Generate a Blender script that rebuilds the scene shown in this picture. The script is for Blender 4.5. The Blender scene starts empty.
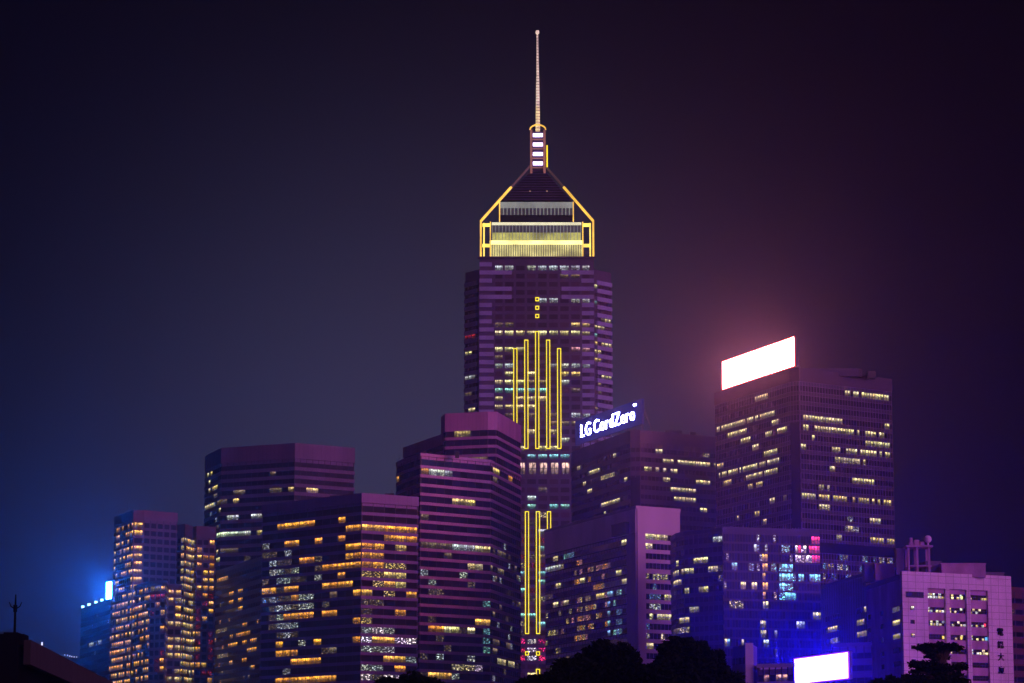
import bpy, math, random
from mathutils import Vector
R = random.Random(7)
S = bpy.context.scene
COL = S.collection

# ------------------------------------------------------------------ camera
F = 2800.0                      # focal length in pixels of the 1024-wide frame
HC = 3.0                        # eye height
HORIZON = 820.0
TILT = math.atan((HORIZON - 341.5) / F)
CT, ST = math.cos(TILT), math.sin(TILT)
cam = bpy.data.cameras.new('camera')
cam.sensor_width = 36.0
cam.lens = 36.0 * F / 1024.0
cam.clip_start, cam.clip_end = 1.0, 20000.0
co = bpy.data.objects.new('camera', cam)
co.location = (0, 0, HC)
co.rotation_euler = (math.pi / 2 + TILT, 0, 0)
COL.objects.link(co)
S.camera = co

def pt(px, py, Y):
    v = (341.5 - py) / F
    h = Y * (ST + v * CT) / (CT - v * ST)
    d = Y * CT + h * ST
    return Vector(((px - 512.0) / F * d, Y, h + HC))

def proj(p):
    h = p[2] - HC
    d = p[1] * CT + h * ST
    u = -p[1] * ST + h * CT
    return 512 + F * p[0] / d, 341.5 - F * u / d

def yat(py, H):                  # distance at which a level edge of height H shows at py
    v = (341.5 - py) / F
    return (H - HC) * (CT - v * ST) / (ST + v * CT)

# ------------------------------------------------------------------ world: night sky over a lit city
W = bpy.data.worlds.new('World')
S.world = W
W.use_nodes = True
nt = W.node_tree
nt.nodes.clear()
N = nt.nodes.new
L = nt.links.new
out = N('ShaderNodeOutputWorld')
bg = N('ShaderNodeBackground')
L(bg.outputs[0], out.inputs[0])
tc = N('ShaderNodeTexCoord')
def vdot(vec):
    n = N('ShaderNodeVectorMath'); n.operation = 'DOT_PRODUCT'
    L(tc.outputs['Generated'], n.inputs[0]); n.inputs[1].default_value = vec
    return n.outputs['Value']
def wm(op, a, b=None, c=None):
    n = N('ShaderNodeMath'); n.operation = op
    for i, x in enumerate((a, b, c)):
        if x is None: continue
        if isinstance(x, (int, float)): n.inputs[i].default_value = x
        else: L(x, n.inputs[i])
    return n.outputs[0]
def wcol(fac, col):
    n = N('ShaderNodeVectorMath'); n.operation = 'SCALE'
    n.inputs[0].default_value = col
    L(fac, n.inputs['Scale'])
    return n.outputs[0]
def wadd(a, b):
    n = N('ShaderNodeVectorMath'); n.operation = 'ADD'
    L(a, n.inputs[0]); L(b, n.inputs[1])
    return n.outputs[0]
def dirof(px, py):
    v = pt(px, py, 1000) - Vector((0, 0, HC)); v.normalize(); return v
def lobe(px, py, rad_px, col):
    k = 1.0 / (1 - math.cos(rad_px / F))
    e = wm('EXPONENT', wm('MULTIPLY', wm('SUBTRACT', vdot(dirof(px, py)), 1.0), k))
    return wcol(e, col)
zz = wm('MAXIMUM', vdot((0, 0, 1)), 0.0)
base = wcol(wm('EXPONENT', wm('MULTIPLY', zz, -9.0)), (0.002, 0.0015, 0.004))
behind = wcol(wm('MULTIPLY', wm('EXPONENT', wm('MULTIPLY', zz, -6.0)), wm('MAXIMUM', wm('MULTIPLY', vdot((0.15, -1, 0)), 1.0), 0.0)), (0.070, 0.038, 0.13))
dark = wcol(wm('ADD', 1.0, 0.0), (0.0008, 0.0006, 0.0020))
tot = wadd(wadd(base, behind), dark)
tot = wadd(tot, lobe(395, 480, 290, (0.037, 0.037, 0.076)))
L(tot, bg.inputs['Color'])
bg.inputs['Strength'].default_value = 1.0

# ------------------------------------------------------------------ key light: the broad magenta glow of the lit quarter off to the right
SUN_AZ, SUN_EL = 46.0, 18.0
sl = bpy.data.lights.new('city_glow', 'SUN')
sl.energy = 1.4
sl.angle = math.radians(45)
sl.color = (0.95, 0.28, 0.88)
so = bpy.data.objects.new('city_glow', sl)
a, e = math.radians(SUN_AZ), math.radians(SUN_EL)
sd = Vector((math.sin(a) * math.cos(e), -math.cos(a) * math.cos(e), math.sin(e)))
so.rotation_euler = sd.to_track_quat('Z', 'Y').to_euler()
so.location = (400, -100, 300)
COL.objects.link(so)

# ------------------------------------------------------------------ exposure
S.view_settings.view_transform = 'Standard'
S.view_settings.look = 'None'
S.view_settings.exposure = 0.0
S.view_settings.gamma = 1.0
S.view_settings.use_curve_mapping = False
S.render.engine = 'CYCLES'
S.cycles.use_denoising = True
S.cycles.max_bounces = 4
S.cycles.volume_bounces = 0
S.cycles.sample_clamp_indirect = 3.0

# ------------------------------------------------------------------ materials
MATS = {}
def newmat(name):
    m = bpy.data.materials.new(name); m.use_nodes = True
    t = m.node_tree; t.nodes.clear()
    o = t.nodes.new('ShaderNodeOutputMaterial')
    p = t.nodes.new('ShaderNodeBsdfPrincipled')
    t.links.new(p.outputs[0], o.inputs[0])
    MATS[name] = m
    return m, t, p

def wall_mat(name, col, rough=0.7, joints=None, stain=0.35, scale=0.15, jf=0.55):
    """painted concrete / stone / tiled cladding with weather stains and optional panel joints"""
    m, t, p = newmat(name)
    n, l = t.nodes.new, t.links.new
    tcn = n('ShaderNodeTexCoord')
    ns = n('ShaderNodeTexNoise'); ns.inputs['Scale'].default_value = scale; ns.inputs['Detail'].default_value = 6
    mp = n('ShaderNodeMapping'); mp.inputs['Scale'].default_value = (1, 1, 0.35)
    l(tcn.outputs['Object'], mp.inputs[0]); l(mp.outputs[0], ns.inputs['Vector'])
    rp = n('ShaderNodeMapRange')
    rp.inputs['From Min'].default_value = 0.3; rp.inputs['From Max'].default_value = 0.7
    rp.inputs['To Min'].default_value = 1 - stain; rp.inputs['To Max'].default_value = 1.0
    l(ns.outputs['Fac'], rp.inputs['Value'])
    mx = n('ShaderNodeMix'); mx.data_type = 'RGBA'; mx.blend_type = 'MULTIPLY'
    mx.inputs[0].default_value = 1.0
    mx.inputs[6].default_value = (*col, 1)
    l(rp.outputs[0], mx.inputs[7])
    src = mx.outputs[2]
    if joints:
        sx = n('ShaderNodeSeparateXYZ'); l(tcn.outputs['Object'], sx.inputs[0])
        def line(sock, pitch, w):
            a = n('ShaderNodeMath'); a.operation = 'DIVIDE'; l(sock, a.inputs[0]); a.inputs[1].default_value = pitch
            b = n('ShaderNodeMath'); b.operation = 'FRACT'; l(a.outputs[0], b.inputs[0])
            c = n('ShaderNodeMath'); c.operation = 'GREATER_THAN'; l(b.outputs[0], c.inputs[0]); c.inputs[1].default_value = w / pitch
            return c.outputs[0]
        j1 = line(sx.outputs['Z'], joints[1], 0.14); j2 = line(sx.outputs['X'], joints[0], 0.14)
        mm = n('ShaderNodeMath'); mm.operation = 'MINIMUM'; l(j1, mm.inputs[0]); l(j2, mm.inputs[1])
        r2 = n('ShaderNodeMapRange'); r2.inputs['To Min'].default_value = jf; l(mm.outputs[0], r2.inputs['Value'])
        m2 = n('ShaderNodeMix'); m2.data_type = 'RGBA'; m2.blend_type = 'MULTIPLY'; m2.inputs[0].default_value = 1
        l(src, m2.inputs[6]); l(r2.outputs[0], m2.inputs[7]); src = m2.outputs[2]
    l(src, p.inputs['Base Color'])
    p.inputs['Roughness'].default_value = rough
    return m

def glass_mat(name, col, rough=0.12, metallic=0.0, ior=1.6):
    """window glass at night; the vertex attribute 'tint' differs from pane to pane (blinds, coatings)"""
    m, t, p = newmat(name)
    n, l = t.nodes.new, t.links.new
    at = n('ShaderNodeAttribute'); at.attribute_name = 'tint'
    mx = n('ShaderNodeMix'); mx.data_type = 'RGBA'; mx.blend_type = 'MULTIPLY'; mx.inputs[0].default_value = 1
    mx.inputs[6].default_value = (*col, 1)
    l(at.outputs['Color'], mx.inputs[7]); l(mx.outputs[2], p.inputs['Base Color'])
    p.inputs['Roughness'].default_value = rough
    p.inputs['Metallic'].default_value = metallic
    p.inputs['IOR'].default_value = ior
    p.inputs['Specular IOR Level'].default_value = 0.06
    return m

def lit_mat():
    """a lit room seen through a window: bright ceiling strip, blinds and furniture. 'lamp' = colour of room light or painted reflection, its
    alpha = share of broken glints, city reflections painted into the emission"""
    m, t, p = newmat('lit_room_or_reflection')
    n, l = t.nodes.new, t.links.new
    def M(op, a, b=None, c=None):
        x = n('ShaderNodeMath'); x.operation = op
        for i, v in enumerate((a, b, c)):
            if v is None: continue
            if isinstance(v, (int, float)): x.inputs[i].default_value = v
            else: l(v, x.inputs[i])
        return x.outputs[0]
    uv = n('ShaderNodeUVMap'); uv.uv_map = 'UVMap'
    sp = n('ShaderNodeSeparateXYZ'); l(uv.outputs[0], sp.inputs[0])
    u, v = sp.outputs['X'], sp.outputs['Y']
    at = n('ShaderNodeAttribute'); at.attribute_name = 'lamp'
    pane = M('FLOOR', M('DIVIDE', u, 1.15))
    wn = n('ShaderNodeTexWhiteNoise'); wn.noise_dimensions = '1D'; l(pane, wn.inputs['W'])
    prnd = wn.outputs['Value']
    ns = n('ShaderNodeTexNoise'); ns.inputs['Scale'].default_value = 1.0; ns.inputs['Detail'].default_value = 3
    cb = n('ShaderNodeCombineXYZ'); l(M('MULTIPLY', u, 1.3), cb.inputs[0]); l(M('MULTIPLY', v, 3.5), cb.inputs[1])
    l(cb.outputs[0], ns.inputs['Vector'])
    nz = ns.outputs['Fac']
    top = M('SMOOTH_MIN', M('MULTIPLY', M('MAXIMUM', M('SUBTRACT', v, 0.35), 0.0), 2.2), 1.0, 0.2)
    blind = M('LESS_THAN', v, M('ADD', 0.05, M('MULTIPLY', M('GREATER_THAN', prnd, 0.72), 0.55)))
    body = M('ADD', 0.16, M('MULTIPLY', M('POWER', top, 1.6), 1.25))
    clut = M('ADD', 0.15, M('MULTIPLY', M('SMOOTH_MIN', M('MAXIMUM', M('MULTIPLY', M('SUBTRACT', nz, 0.36), 5.0), 0.0), 1.0, 0.1), 1.0))
    pv = M('MULTIPLY', M('ADD', 0.35, M('MULTIPLY', prnd, 0.9)), M('SUBTRACT', 1.0, M('MULTIPLY', M('LESS_THAN', M('FRACT', M('DIVIDE', u, 1.15)), 0.16), 0.75)))
    room = M('MULTIPLY', M('MULTIPLY', body, clut), M('MULTIPLY', pv, M('SUBTRACT', 1.0, M('MULTIPLY', blind, 0.6))))
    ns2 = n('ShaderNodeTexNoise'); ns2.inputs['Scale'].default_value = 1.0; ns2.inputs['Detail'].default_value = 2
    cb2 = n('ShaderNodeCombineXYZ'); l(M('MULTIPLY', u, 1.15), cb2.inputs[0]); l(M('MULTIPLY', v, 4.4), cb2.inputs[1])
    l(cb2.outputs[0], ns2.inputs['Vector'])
    refl_glow = M('ADD', 0.02, M('MULTIPLY', M('GREATER_THAN', ns2.outputs['Fac'], 0.57), M('MULTIPLY', pv, .8)))  # broken glints: signs mirrored in the glass, painted as emission
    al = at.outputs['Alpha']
    st = M('ADD', M('MULTIPLY', room, M('SUBTRACT', 1.0, al)), M('MULTIPLY', refl_glow, al))
    l(at.outputs['Color'], p.inputs['Emission Color'])
    l(M('MULTIPLY', st, 1.5), p.inputs['Emission Strength'])
    p.inputs['Base Color'].default_value = (0.02, 0.02, 0.025, 1)
    p.inputs['Roughness'].default_value = 0.15
    m.cycles.emission_sampling = 'NONE'
    return m

def emit_mat(name, col, strength, sample=False, base=(0.05, 0.05, 0.05), vary=0.0, scale=1.0):
    m, t, p = newmat(name)
    p.inputs['Base Color'].default_value = (*base, 1)
    p.inputs['Emission Color'].default_value = (*col, 1)
    p.inputs['Emission Strength'].default_value = strength
    if vary:
        tcn = t.nodes.new('ShaderNodeTexCoord'); ns = t.nodes.new('ShaderNodeTexNoise')
        ns.inputs['Scale'].default_value = scale; ns.inputs['Detail'].default_value = 3
        mr = t.nodes.new('ShaderNodeMapRange')
        mr.inputs['From Min'].default_value = 0.35; mr.inputs['From Max'].default_value = 0.65
        mr.inputs['To Min'].default_value = strength * (1 - vary); mr.inputs['To Max'].default_value = strength * (1 + vary)
        t.links.new(tcn.outputs['Object'], ns.inputs['Vector']); t.links.new(ns.outputs['Fac'], mr.inputs['Value'])
        t.links.new(mr.outputs[0], p.inputs['Emission Strength'])
    m.cycles.emission_sampling = 'AUTO' if sample else 'NONE'
    return m

LIT = lit_mat()
M_dark = wall_mat('dark_metal', (0.03, 0.028, 0.035), 0.5)
M_black = wall_mat('flat_black', (0.006, 0.006, 0.007), 1.0)  # near-black matt finish
M_black.node_tree.nodes['Principled BSDF'].inputs['Specular IOR Level'].default_value = 0.0
M_conc = wall_mat('concrete', (0.30, 0.28, 0.27), 0.85, scale=0.3)
G_dark = glass_mat('dark_glass', (0.01, 0.008, 0.014), 0.12)
G_bronze = glass_mat('bronze_glass', (0.012, 0.006, 0.010), 0.15)
G_blue = glass_mat('blue_glass', (0.006, 0.007, 0.05), 0.25, 0.0)
G_violet = glass_mat('violet_glass', (0.016, 0.008, 0.035), 0.18, 0.0)

# ------------------------------------------------------------------ mesh builder
class MB:
    def __init__(s):
        s.v, s.f, s.uv, s.c = [], [], [], []
    def quad(s, a, b, c, d, uv=None, col=None):
        i = len(s.v); s.v += [tuple(a), tuple(b), tuple(c), tuple(d)]; s.f.append((i, i + 1, i + 2, i + 3))
        s.uv.append(uv or ((0, 0), (1, 0), (1, 1), (0, 1))); s.c.append(col or (1, 1, 1, 0))
    def poly(s, pts):
        i = len(s.v); s.v += [tuple(p) for p in pts]; s.f.append(tuple(range(i, i + len(pts))))
        s.uv.append([(0, 0)] * len(pts)); s.c.append((1, 1, 1, 0))
    def hexa(s, p):       # p: 4 bottom points ccw then 4 top points
        b, t = p[:4], p[4:]
        s.quad(b[3], b[2], b[1], b[0]); s.quad(*t)
        for i in range(4):
            j = (i + 1) % 4
            s.quad(b[i], b[j], t[j], t[i])
    def box(s, x0, x1, y0, y1, z0, z1):
        s.hexa([Vector(q) for q in ((x0, y0, z0), (x1, y0, z0), (x1, y1, z0), (x0, y1, z0), (x0, y0, z1), (x1, y0, z1), (x1, y1, z1), (x0, y1, z1))])
    def prism(s, poly, z0, z1):
        n = len(poly)
        s.poly([(p[0], p[1], z1) for p in poly]); s.poly([(p[0], p[1], z0) for p in reversed(poly)])
        for i in range(n):
            a, b = poly[i], poly[(i + 1) % n]
            s.quad((a[0], a[1], z0), (b[0], b[1], z0), (b[0], b[1], z1), (a[0], a[1], z1))
    def frustum(s, p0, z0, p1, z1):
        n = len(p0)
        s.poly([(p[0], p[1], z1) for p in p1]); s.poly([(p[0], p[1], z0) for p in reversed(p0)])
        for i in range(n):
            j = (i + 1) % n
            s.quad((*p0[i][:2], z0), (*p0[j][:2], z0), (*p1[j][:2], z1), (*p1[i][:2], z1))
    def ring(s, poly, inner, outer, z0, z1):
        """a band round a polygon, from offset inner to offset outer"""
        pi, po = offset(poly, inner), offset(poly, outer)
        n = len(poly)
        for i in range(n):
            j = (i + 1) % n
            s.quad((*po[i], z0), (*po[j], z0), (*po[j], z1), (*po[i], z1))
            s.quad((*pi[i], z1), (*po[i], z1), (*po[j], z1), (*pi[j], z1))
            s.quad((*po[i], z0), (*pi[i], z0), (*pi[j], z0), (*po[j], z0))
            s.quad((*pi[j], z0), (*pi[i], z0), (*pi[i], z1), (*pi[j], z1))
    def tube(s, p0, p1, r0, r1, n=8):
        p0, p1 = Vector(p0), Vector(p1)
        d = (p1 - p0).normalized()
        a = d.cross(Vector((0, 0, 1)));
        if a.length < 1e-3: a = Vector((1, 0, 0))
        a.normalize(); b = d.cross(a)
        c0 = [p0 + (a * math.cos(2 * math.pi * k / n) + b * math.sin(2 * math.pi * k / n)) * r0 for k in range(n)]
        c1 = [p1 + (a * math.cos(2 * math.pi * k / n) + b * math.sin(2 * math.pi * k / n)) * r1 for k in range(n)]
        for k in range(n):
            j = (k + 1) % n
            s.quad(c0[j], c0[k], c1[k], c1[j])
        s.poly(c0); s.poly(list(reversed(c1)))
    def beam(s, p0, p1, w, h):
        """rectangular bar between two points, w across, h in the vertical plane"""
        p0, p1 = Vector(p0), Vector(p1)
        d = (p1 - p0).normalized(); up = Vector((0, 0, 1)) if abs(d.z) < .95 else Vector((0, 1, 0))
        x = d.cross(up).normalized() * w / 2; y = x.cross(d).normalized() * h / 2
        b = [p0 - x - y, p0 + x - y, p0 + x + y, p0 - x + y]; t = [q + (p1 - p0) for q in b]
        s.hexa(b + t)
    def build(s, name, mat, parent=None, origin=None, cattr=None, smooth=False):
        me = bpy.data.meshes.new(name)
        og = Vector(origin) if origin is not None else (ORG.get(parent.name, Vector()) if parent else Vector())
        me.from_pydata([(q[0] - og[0], q[1] - og[1], q[2] - og[2]) for q in s.v], [], s.f)
        if cattr:
            ly = me.uv_layers.new(name='UVMap')
            ly.data.foreach_set('uv', [k for f in s.uv for q in f for k in q])
            ca = me.color_attributes.new(cattr, 'FLOAT_COLOR', 'CORNER')
            ca.data.foreach_set('color', [k for f, c in zip(s.f, s.c) for _ in f for k in c])
        me.materials.append(mat)
        if smooth: me.polygons.foreach_set('use_smooth', [True] * len(me.polygons))
        o = bpy.data.objects.new(name, me); COL.objects.link(o)
        if parent: o.parent = parent
        elif origin is not None: o.location = og
        ORG[o.name] = og
        return o
ORG = {}

def offset(poly, d):
    n = len(poly); r = []
    for i in range(n):
        p0, p1, p2 = Vector(poly[i - 1][:2]), Vector(poly[i][:2]), Vector(poly[(i + 1) % n][:2])
        e1, e2 = (p1 - p0).normalized(), (p2 - p1).normalized()
        n1, n2 = Vector((e1.y, -e1.x)), Vector((e2.y, -e2.x))
        b = n1 + n2
        if b.length < 1e-4: b = n1.copy()
        b.normalize()
        k = d / max(0.35, b.dot(n1))
        q = p1 + b * k
        r.append((q.x, q.y))
    return r

def thing(name, loc, label, cat, group=None):
    o = bpy.data.objects.new(name, None); COL.objects.link(o)
    o.location = loc; o.empty_display_size = 1
    ORG[o.name] = Vector(loc)
    tag(o, label, cat, group)
    return o
def tag(o, label=None, cat=None, group=None, kind=None):
    if label: o['label'] = label
    if cat: o['category'] = cat
    if group: o['group'] = group
    if kind: o['kind'] = kind
    return o

# ------------------------------------------------------------------ light colours of rooms, and of city reflections painted as glow
TY = {
    'o': ((1.0, 0.40, 0.035), 1.4), 'a': ((1.0, 0.52, 0.08), 1.4), 'y': ((1.0, 0.72, 0.20), 1.05),
    'w': ((1.0, 0.84, 0.36), 1.1), 'c': ((0.85, 0.93, 0.85), 1.0), 't': ((0.35, 0.90, 0.85), 0.9),
    'r': ((1.0, 0.05, 0.06), 0.55), 'b': ((0.30, 0.62, 1.0), 0.9), 'd': ((0.70, 0.50, 0.25), 0.38),
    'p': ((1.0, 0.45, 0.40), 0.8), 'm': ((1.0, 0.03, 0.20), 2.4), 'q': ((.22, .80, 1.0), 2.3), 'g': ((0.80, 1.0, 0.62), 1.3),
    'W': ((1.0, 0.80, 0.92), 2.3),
}
def glowcol(ty, alpha, rnd):
    c, s = TY[ty]
    s *= rnd.uniform(0.65, 1.25)
    return (c[0] * s, c[1] * s * rnd.uniform(.88, 1.1), c[2] * s * rnd.uniform(.8, 1.25), alpha)

class Building:
    """one building: corners of its roof edge as seen left to right, the distance of one of them, real floor height"""
    def __init__(b, name, label, corners, ref, Y, depth=30, cat='office building', ztop_other=None, seed=1, inset=(3, 3), group=None, zb=0.0):
        b.rnd = random.Random(seed)
        r = pt(corners[ref][0], corners[ref][1], Y)
        b.H = r.z
        b.front = []
        for (px, py) in corners:
            y = yat(py, b.H); q = pt(px, py, y); b.front.append((q.x, q.y))
        def back(px, y):
            d = y * CT + (b.H - HC) * ST
            return ((px - 512) / F * d, y)
        yb = max(b.front[0][1], b.front[-1][1]) + depth
        b.poly = b.front + [back(corners[-1][0] - inset[1], yb), back(corners[0][0] + inset[0], yb)]
        cx = sum(p[0] for p in b.poly) / len(b.poly); cy = sum(p[1] for p in b.poly) / len(b.poly)
        b.zb = zb
        b.root = thing(name, (cx, cy, zb), label, cat, group)
        b.wall, b.trim, b.glass, b.lit, b.stufflit, b.mull = MB(), MB(), MB(), [], MB(), MB()
    def faces(b):
        for i in range(len(b.front) - 1):
            yield i, Vector((*b.front[i], 0)), Vector((*b.front[i + 1], 0))
    def floors(b, fh, par, zmin=0):
        z = b.H - par; r = []
        while z - fh > zmin:
            r.append(z); z -= fh
        return r

def facade(b, i, P0, P1, zs, fh, sp, bay, runs, areas, d=0.05, skip=None, mull=0.12, mprj=0.12, u0=0.0, u1=0.0, glassgap=0.06, floorpitch_tol=0.5):
    """panes for every bay of every floor on one face; lit ones by RUNS (pixel lines) and AREAS (boxes with odds)"""
    e = (P1 - P0); Ln = e.length; e.normalize(); nrm = Vector((e.y, -e.x, 0))
    usable = Ln - u0 - u1
    nb = max(1, round(usable / bay)); bw = usable / nb
    rnd = b.rnd
    def P(u, dd, z): return P0 + e * u + nrm * dd + Vector((0, 0, z))
    todo = {}
    nf = len(zs)
    cent = [[proj(P(u0 + (k + .5) * bw, 0, z - sp - (fh - sp) / 2)) for k in range(nb)] for z in zs]
    if nf > 1:
        for rn in runs:
            x0, y0, x1, y1, ty = rn[:5]; pr = rn[5] if len(rn) > 5 else 1.0
            for k in range(nb):
                px = cent[0][k][0]
                best = None
                for fi in range(nf):
                    px, py = cent[fi][k]
                    half = abs(cent[min(fi + 1, nf - 1)][k][1] - cent[min(fi + 1, nf - 1) - 1][k][1]) * floorpitch_tol + .01
                    if x0 - .3 <= px <= x1 + .3 or (x1 - x0 < 4 and abs(px - (x0 + x1) / 2) < max(1.2, abs(cent[0][min(1, nb - 1)][0] - cent[0][0][0]) * .55)):
                        t = (px - x0) / max(1e-3, x1 - x0); t = min(1, max(0, t)); yl = y0 + (y1 - y0) * t
                        dd = abs(py - yl)
                        if dd <= half and (best is None or dd < best[0]): best = (dd, fi)
                if best and rnd.random() < pr: todo[(best[1], k)] = (ty[0], 1.0 if ty.endswith('*') else (0.0 if len(ty) == 1 else 0.45))
    for fi, z in enumerate(zs):
        zt_, zb_ = z - sp, z - fh
        for k in range(nb):
            if skip and skip(fi, k, nb, *cent[fi][k]): continue
            px, py = cent[fi][k]
            ua, ub = u0 + k * bw + glassgap, u0 + (k + 1) * bw - glassgap
            st = todo.get((fi, k))
            if st is None:
                for (x0, y0, x1, y1, pr, tys) in areas:
                    if x0 <= px <= x1 and y0 <= py <= y1 and rnd.random() < pr:
                        ty = rnd.choice(tys.split()); st = (ty[0], 1.0 if ty.endswith('*') else (0.0 if len(ty) == 1 else 0.45)); break
            rr = rnd.randint(0, 400) * 1.15
            uvs = ((ua + rr, 0), (ub + rr, 0), (ub + rr, 1), (ua + rr, 1))
            if st is None:
                j = [rnd.uniform(-.02, .02) for _ in range(4)]
                tn = rnd.choice((.5, .7, .9, 1, 1.2, 1.7))
                b.glass.quad(P(ua, d + j[0], zb_), P(ub, d + j[1], zb_), P(ub, d + j[2], zt_), P(ua, d + j[3], zt_), uvs, (tn, tn, tn, 1))
            else:
                q = (P(ua, d + .02, zb_), P(ub, d + .02, zb_), P(ub, d + .02, zt_), P(ua, d + .02, zt_))
                c = glowcol(st[0], st[1], rnd)
                b.lit.append(((1 - st[1]) * 2 + (ub - ua) * (zt_ - zb_) * .05 - P0.y * 1e-4, q, uvs, c))
    if mull and nb > 1:
        for k in range(nb + 1):
            u = u0 + k * bw
            if k == 0: u += mull / 2 + .02
            if k == nb: u -= mull / 2 + .02
            b.mull.hexa([P(u - mull / 2, 0, zs[-1] - fh), P(u - mull / 2, mprj, zs[-1] - fh), P(u + mull / 2, mprj, zs[-1] - fh), P(u + mull / 2, 0, zs[-1] - fh),
                         P(u - mull / 2, 0, zs[0]), P(u - mull / 2, mprj, zs[0]), P(u + mull / 2, mprj, zs[0]), P(u + mull / 2, 0, zs[0])])

def finish(b, wmat, tmat, gmat, mmat=None, maxlit=96, core='wall', trim='cladding_band'):
    if b.wall.f: b.wall.build(core, wmat, b.root)
    if b.trim.f: b.trim.build(trim, tmat, b.root)
    if b.mull.f: b.mull.build('mullion', mmat or M_dark, b.root)
    if b.glass.f:
        o = b.glass.build('glazing', gmat, b.root, cattr='tint'); o['kind'] = 'stuff'
    b.lit.sort(key=lambda t: -t[0])
    for (k, q, uvs, c) in b.lit[:maxlit]:
        m = MB(); m.quad(*q, uvs, c); m.build('window', LIT, b.root, cattr='lamp')
    if b.lit[maxlit:]:
        m = MB()
        for (k, q, uvs, c) in b.lit[maxlit:]: m.quad(*q, uvs, c)
        o = m.build('window', LIT, b.root, cattr='lamp'); o['kind'] = 'stuff'

def ribbon(b, fh, sp, bay, par, runs, areas, proj_=0.35, par_proj=None, zmin=None, mull=0.15, mprj=0.14, skip=None, colw=0, faces=None, topgap=0, pmat=None, gap=.06):
    """a tower of stone bands and window ribbons"""
    zmin = b.zb + 6 if zmin is None else zmin
    b.wall.prism(b.poly, b.zb, b.H - 1.2)
    zs = b.floors(fh, par, zmin)
    pm = MB(); pm.ring(b.poly, -0.6, par_proj or proj_, b.H - par, b.H)
    if pmat: pm.build('parapet', pmat, b.root)
    else: b.trim.ring(b.poly, -0.6, par_proj or proj_, b.H - par, b.H)
    for z in zs[1 if topgap == 0 else 0:]:
        b.trim.ring(b.poly, -0.05, proj_, z - sp, z)
    if b.zb < zs[-1] - fh - 1: b.trim.ring(b.poly, -0.05, proj_, b.zb + .01, zs[-1] - fh)
    for i, P0, P1 in b.faces():
        if faces and i not in faces: continue
        facade(b, i, P0, P1, zs, fh, sp, bay, runs, areas, skip=skip, mull=mull, mprj=mprj, glassgap=gap)
    return zs

def antenna(b, px, Y, h, r=.12, arms=0, name='antenna'):
    p = pt(px, 500, Y); d = Y * CT + (b.H - HC) * ST
    x = (px - 512) / F * d
    m = MB(); m.tube((x, Y, b.H - 1.2), (x, Y, b.H + h), r, r * .5, 6)
    for k in range(arms):
        z = b.H + h * (.55 + .15 * k); m.tube((x - .8, Y, z), (x + .8, Y, z), r * .5, r * .5, 5)
    m.build(name, M_dark, b.root)

exec_order = []
# ================================================================== GROUND
g = MB(); g.quad((-760, -90, 0), (760, -90, 0), (760, 1880, 0), (-760, 1880, 0))
tag(g.build('ground', wall_mat('ground_paving', (0.07, 0.07, 0.075), 0.9, scale=0.05)), kind='structure')
g = MB()
g.quad((-400, 280, .004), (400, 280, .004), (400, 302, .004), (-400, 302, .004))
tag(g.build('road', wall_mat('asphalt', (0.05, 0.05, 0.052), 0.85, scale=0.6)), kind='structure')
g = MB()
for k in range(-66, 66): g.quad((k * 6, 290.9, .008), (k * 6 + 3, 290.9, .008), (k * 6 + 3, 291.1, .008), (k * 6, 291.1, .008))
tag(g.build('road_marking', wall_mat('road_paint', (.8, .8, .78), .7)), kind='structure')
for y0 in (276, 302.01):
    g = MB(); g.box(-400, 400, y0, y0 + 4, 0, .13)
    tag(g.build('pavement', wall_mat('pavement_slabs', (0.22, 0.21, 0.2), 0.9, (0.9, 5))), kind='structure')

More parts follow.
